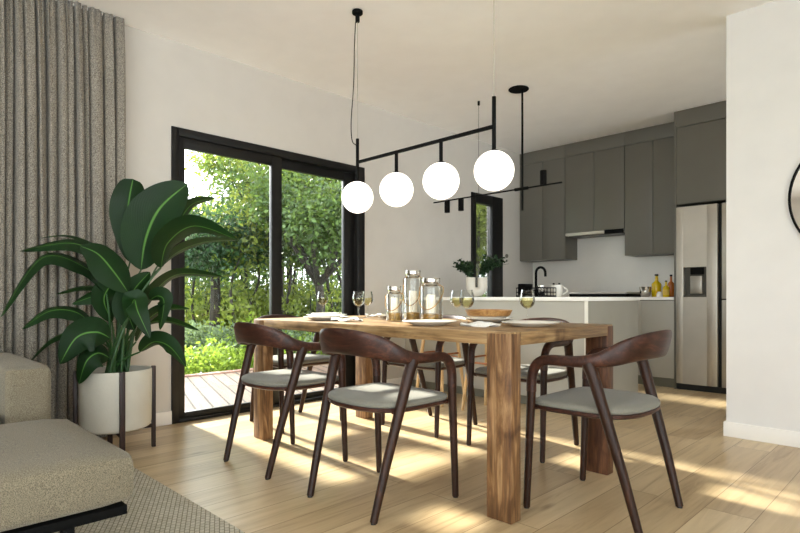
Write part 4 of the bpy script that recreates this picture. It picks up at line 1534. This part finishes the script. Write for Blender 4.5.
# yellow-green undergrowth at trunk height, and a far dense thicket
UG = [(192, 11.8, 'yellow-green undergrowth bush beside the plant-side door edge'), (228, 12.6, 'yellow-green undergrowth bush behind the forked trunk'),
      (270, 12.2, 'yellow-green undergrowth bush behind the centre door post'), (310, 12.0, 'yellow-green undergrowth bush behind the spreading tree'),
      (345, 13.0, 'yellow-green undergrowth bush by the dark door jamb'), (478, 14.0, 'yellow-green undergrowth bush outside the narrow door')]
for k, (u, Z, lb) in enumerate(UG):
    x_, y_ = gp(u, Z)
    sh = thing('undergrowth_bush', lb, 'bush', (x_, y_, GZ), group='bushes among the garden trees')
    rg = random.Random(120 + k)
    cl = []
    for q in range(26):
        a = rg.uniform(0, 2 * PI)
        rr_ = 1.1 * math.sqrt(rg.random())
        cl.append((rr_ * math.cos(a), rr_ * math.sin(a), rg.uniform(0.3, 1.45), 0.9))
    leaf_cloud('foliage', M['leaf_b'] if k % 2 == 0 else M['leaf_a'], sh, cl, (0.24, 0.24, 0.2), 3000, 0.11, 141 + k, 0.45, 0.2)
    m = MB()
    for q in range(10):
        a = q * 0.63
        m.tube([(0, 0, 0), (0.4 * math.cos(a), 0.4 * math.sin(a), 0.6), (0.7 * math.cos(a), 0.7 * math.sin(a), 1.3)], [0.025, 0.016, 0.008], 5)
    m.build('stems', M['bark'], sh)

# ------------------------------------------------------------------ light
W = bpy.data.worlds.new('sky')
bpy.context.scene.world = W
W.use_nodes = True
nt = W.node_tree
nt.nodes.clear()
wo = nt.nodes.new('ShaderNodeOutputWorld')
bg = nt.nodes.new('ShaderNodeBackground')
bg.inputs[0].default_value = (0.93, 0.965, 1.04, 1)
bg.inputs[1].default_value = 2.7
nt.links.new(bg.outputs[0], wo.inputs[0])

sd = bpy.data.lights.new('sun', 'SUN')
sd.energy = 6.8
sd.color = (1.0, 0.95, 0.88)
sd.angle = math.radians(5.0)
su = bpy.data.objects.new('sun', sd)
C.objects.link(su)
el = math.radians(29.5)
dirv = Vector((math.cos(el), -0.03, -math.sin(el)))
su.rotation_euler = dirv.to_track_quat('-Z', 'Y').to_euler()
su.location = (-12, 4, 9)


def portal(name, loc, target, sx, sy):
    l = bpy.data.lights.new(name, 'AREA')
    l.shape = 'RECTANGLE'
    l.size, l.size_y = sx, sy
    l.cycles.is_portal = True
    o = bpy.data.objects.new(name, l)
    C.objects.link(o)
    o.location = loc
    o.rotation_euler = (Vector(target) - Vector(loc)).to_track_quat('-Z', 'Z').to_euler()


portal('daylight_sliding_door', (WX - 0.16, 2.54, 1.05), (0, 2.54, 1.05), 1.8, 2.1)
portal('daylight_kitchen_door', (WX - 0.16, 5.32, 1.05), (0, 5.32, 1.05), 0.5, 2.0)
portal('daylight_back_window', (0.65, YB - 0.14, 1.34), (0.65, 0, 1.34), 4.9, 2.52)
portal('side_fill_portal', (XR + 0.14, -1.35, 1.3), (0, -1.35, 1.3), 5.1, 2.4)
portal('kitchen_fill_portal', (XR + 0.14, 5.27, 1.35), (0, 5.27, 1.35), 1.85, 2.1)

# ------------------------------------------------------------------ camera
cd = bpy.data.cameras.new('camera')
cd.sensor_width = 36.0
cd.lens = F_PX / 800 * 36.0
cd.shift_y = (HOR - 266.5) / 800
cd.clip_start = 0.05
cam = bpy.data.objects.new('camera', cd)
C.objects.link(cam)
cam.location = (0, 0, CAM_H)
cam.rotation_euler = (PI / 2, 0, PI / 4)
sc = bpy.context.scene
sc.camera = cam
sc.view_settings.view_transform = 'Standard'
sc.view_settings.look = 'None'
sc.view_settings.exposure = EXPO
sc.view_settings.gamma = 1.0
sc.view_settings.use_curve_mapping = False
sc.cycles.max_bounces = 10
sc.cycles.diffuse_bounces = 6
sc.cycles.transparent_max_bounces = 24
sc.cycles.caustics_reflective = False
sc.cycles.sample_clamp_indirect = 6.0
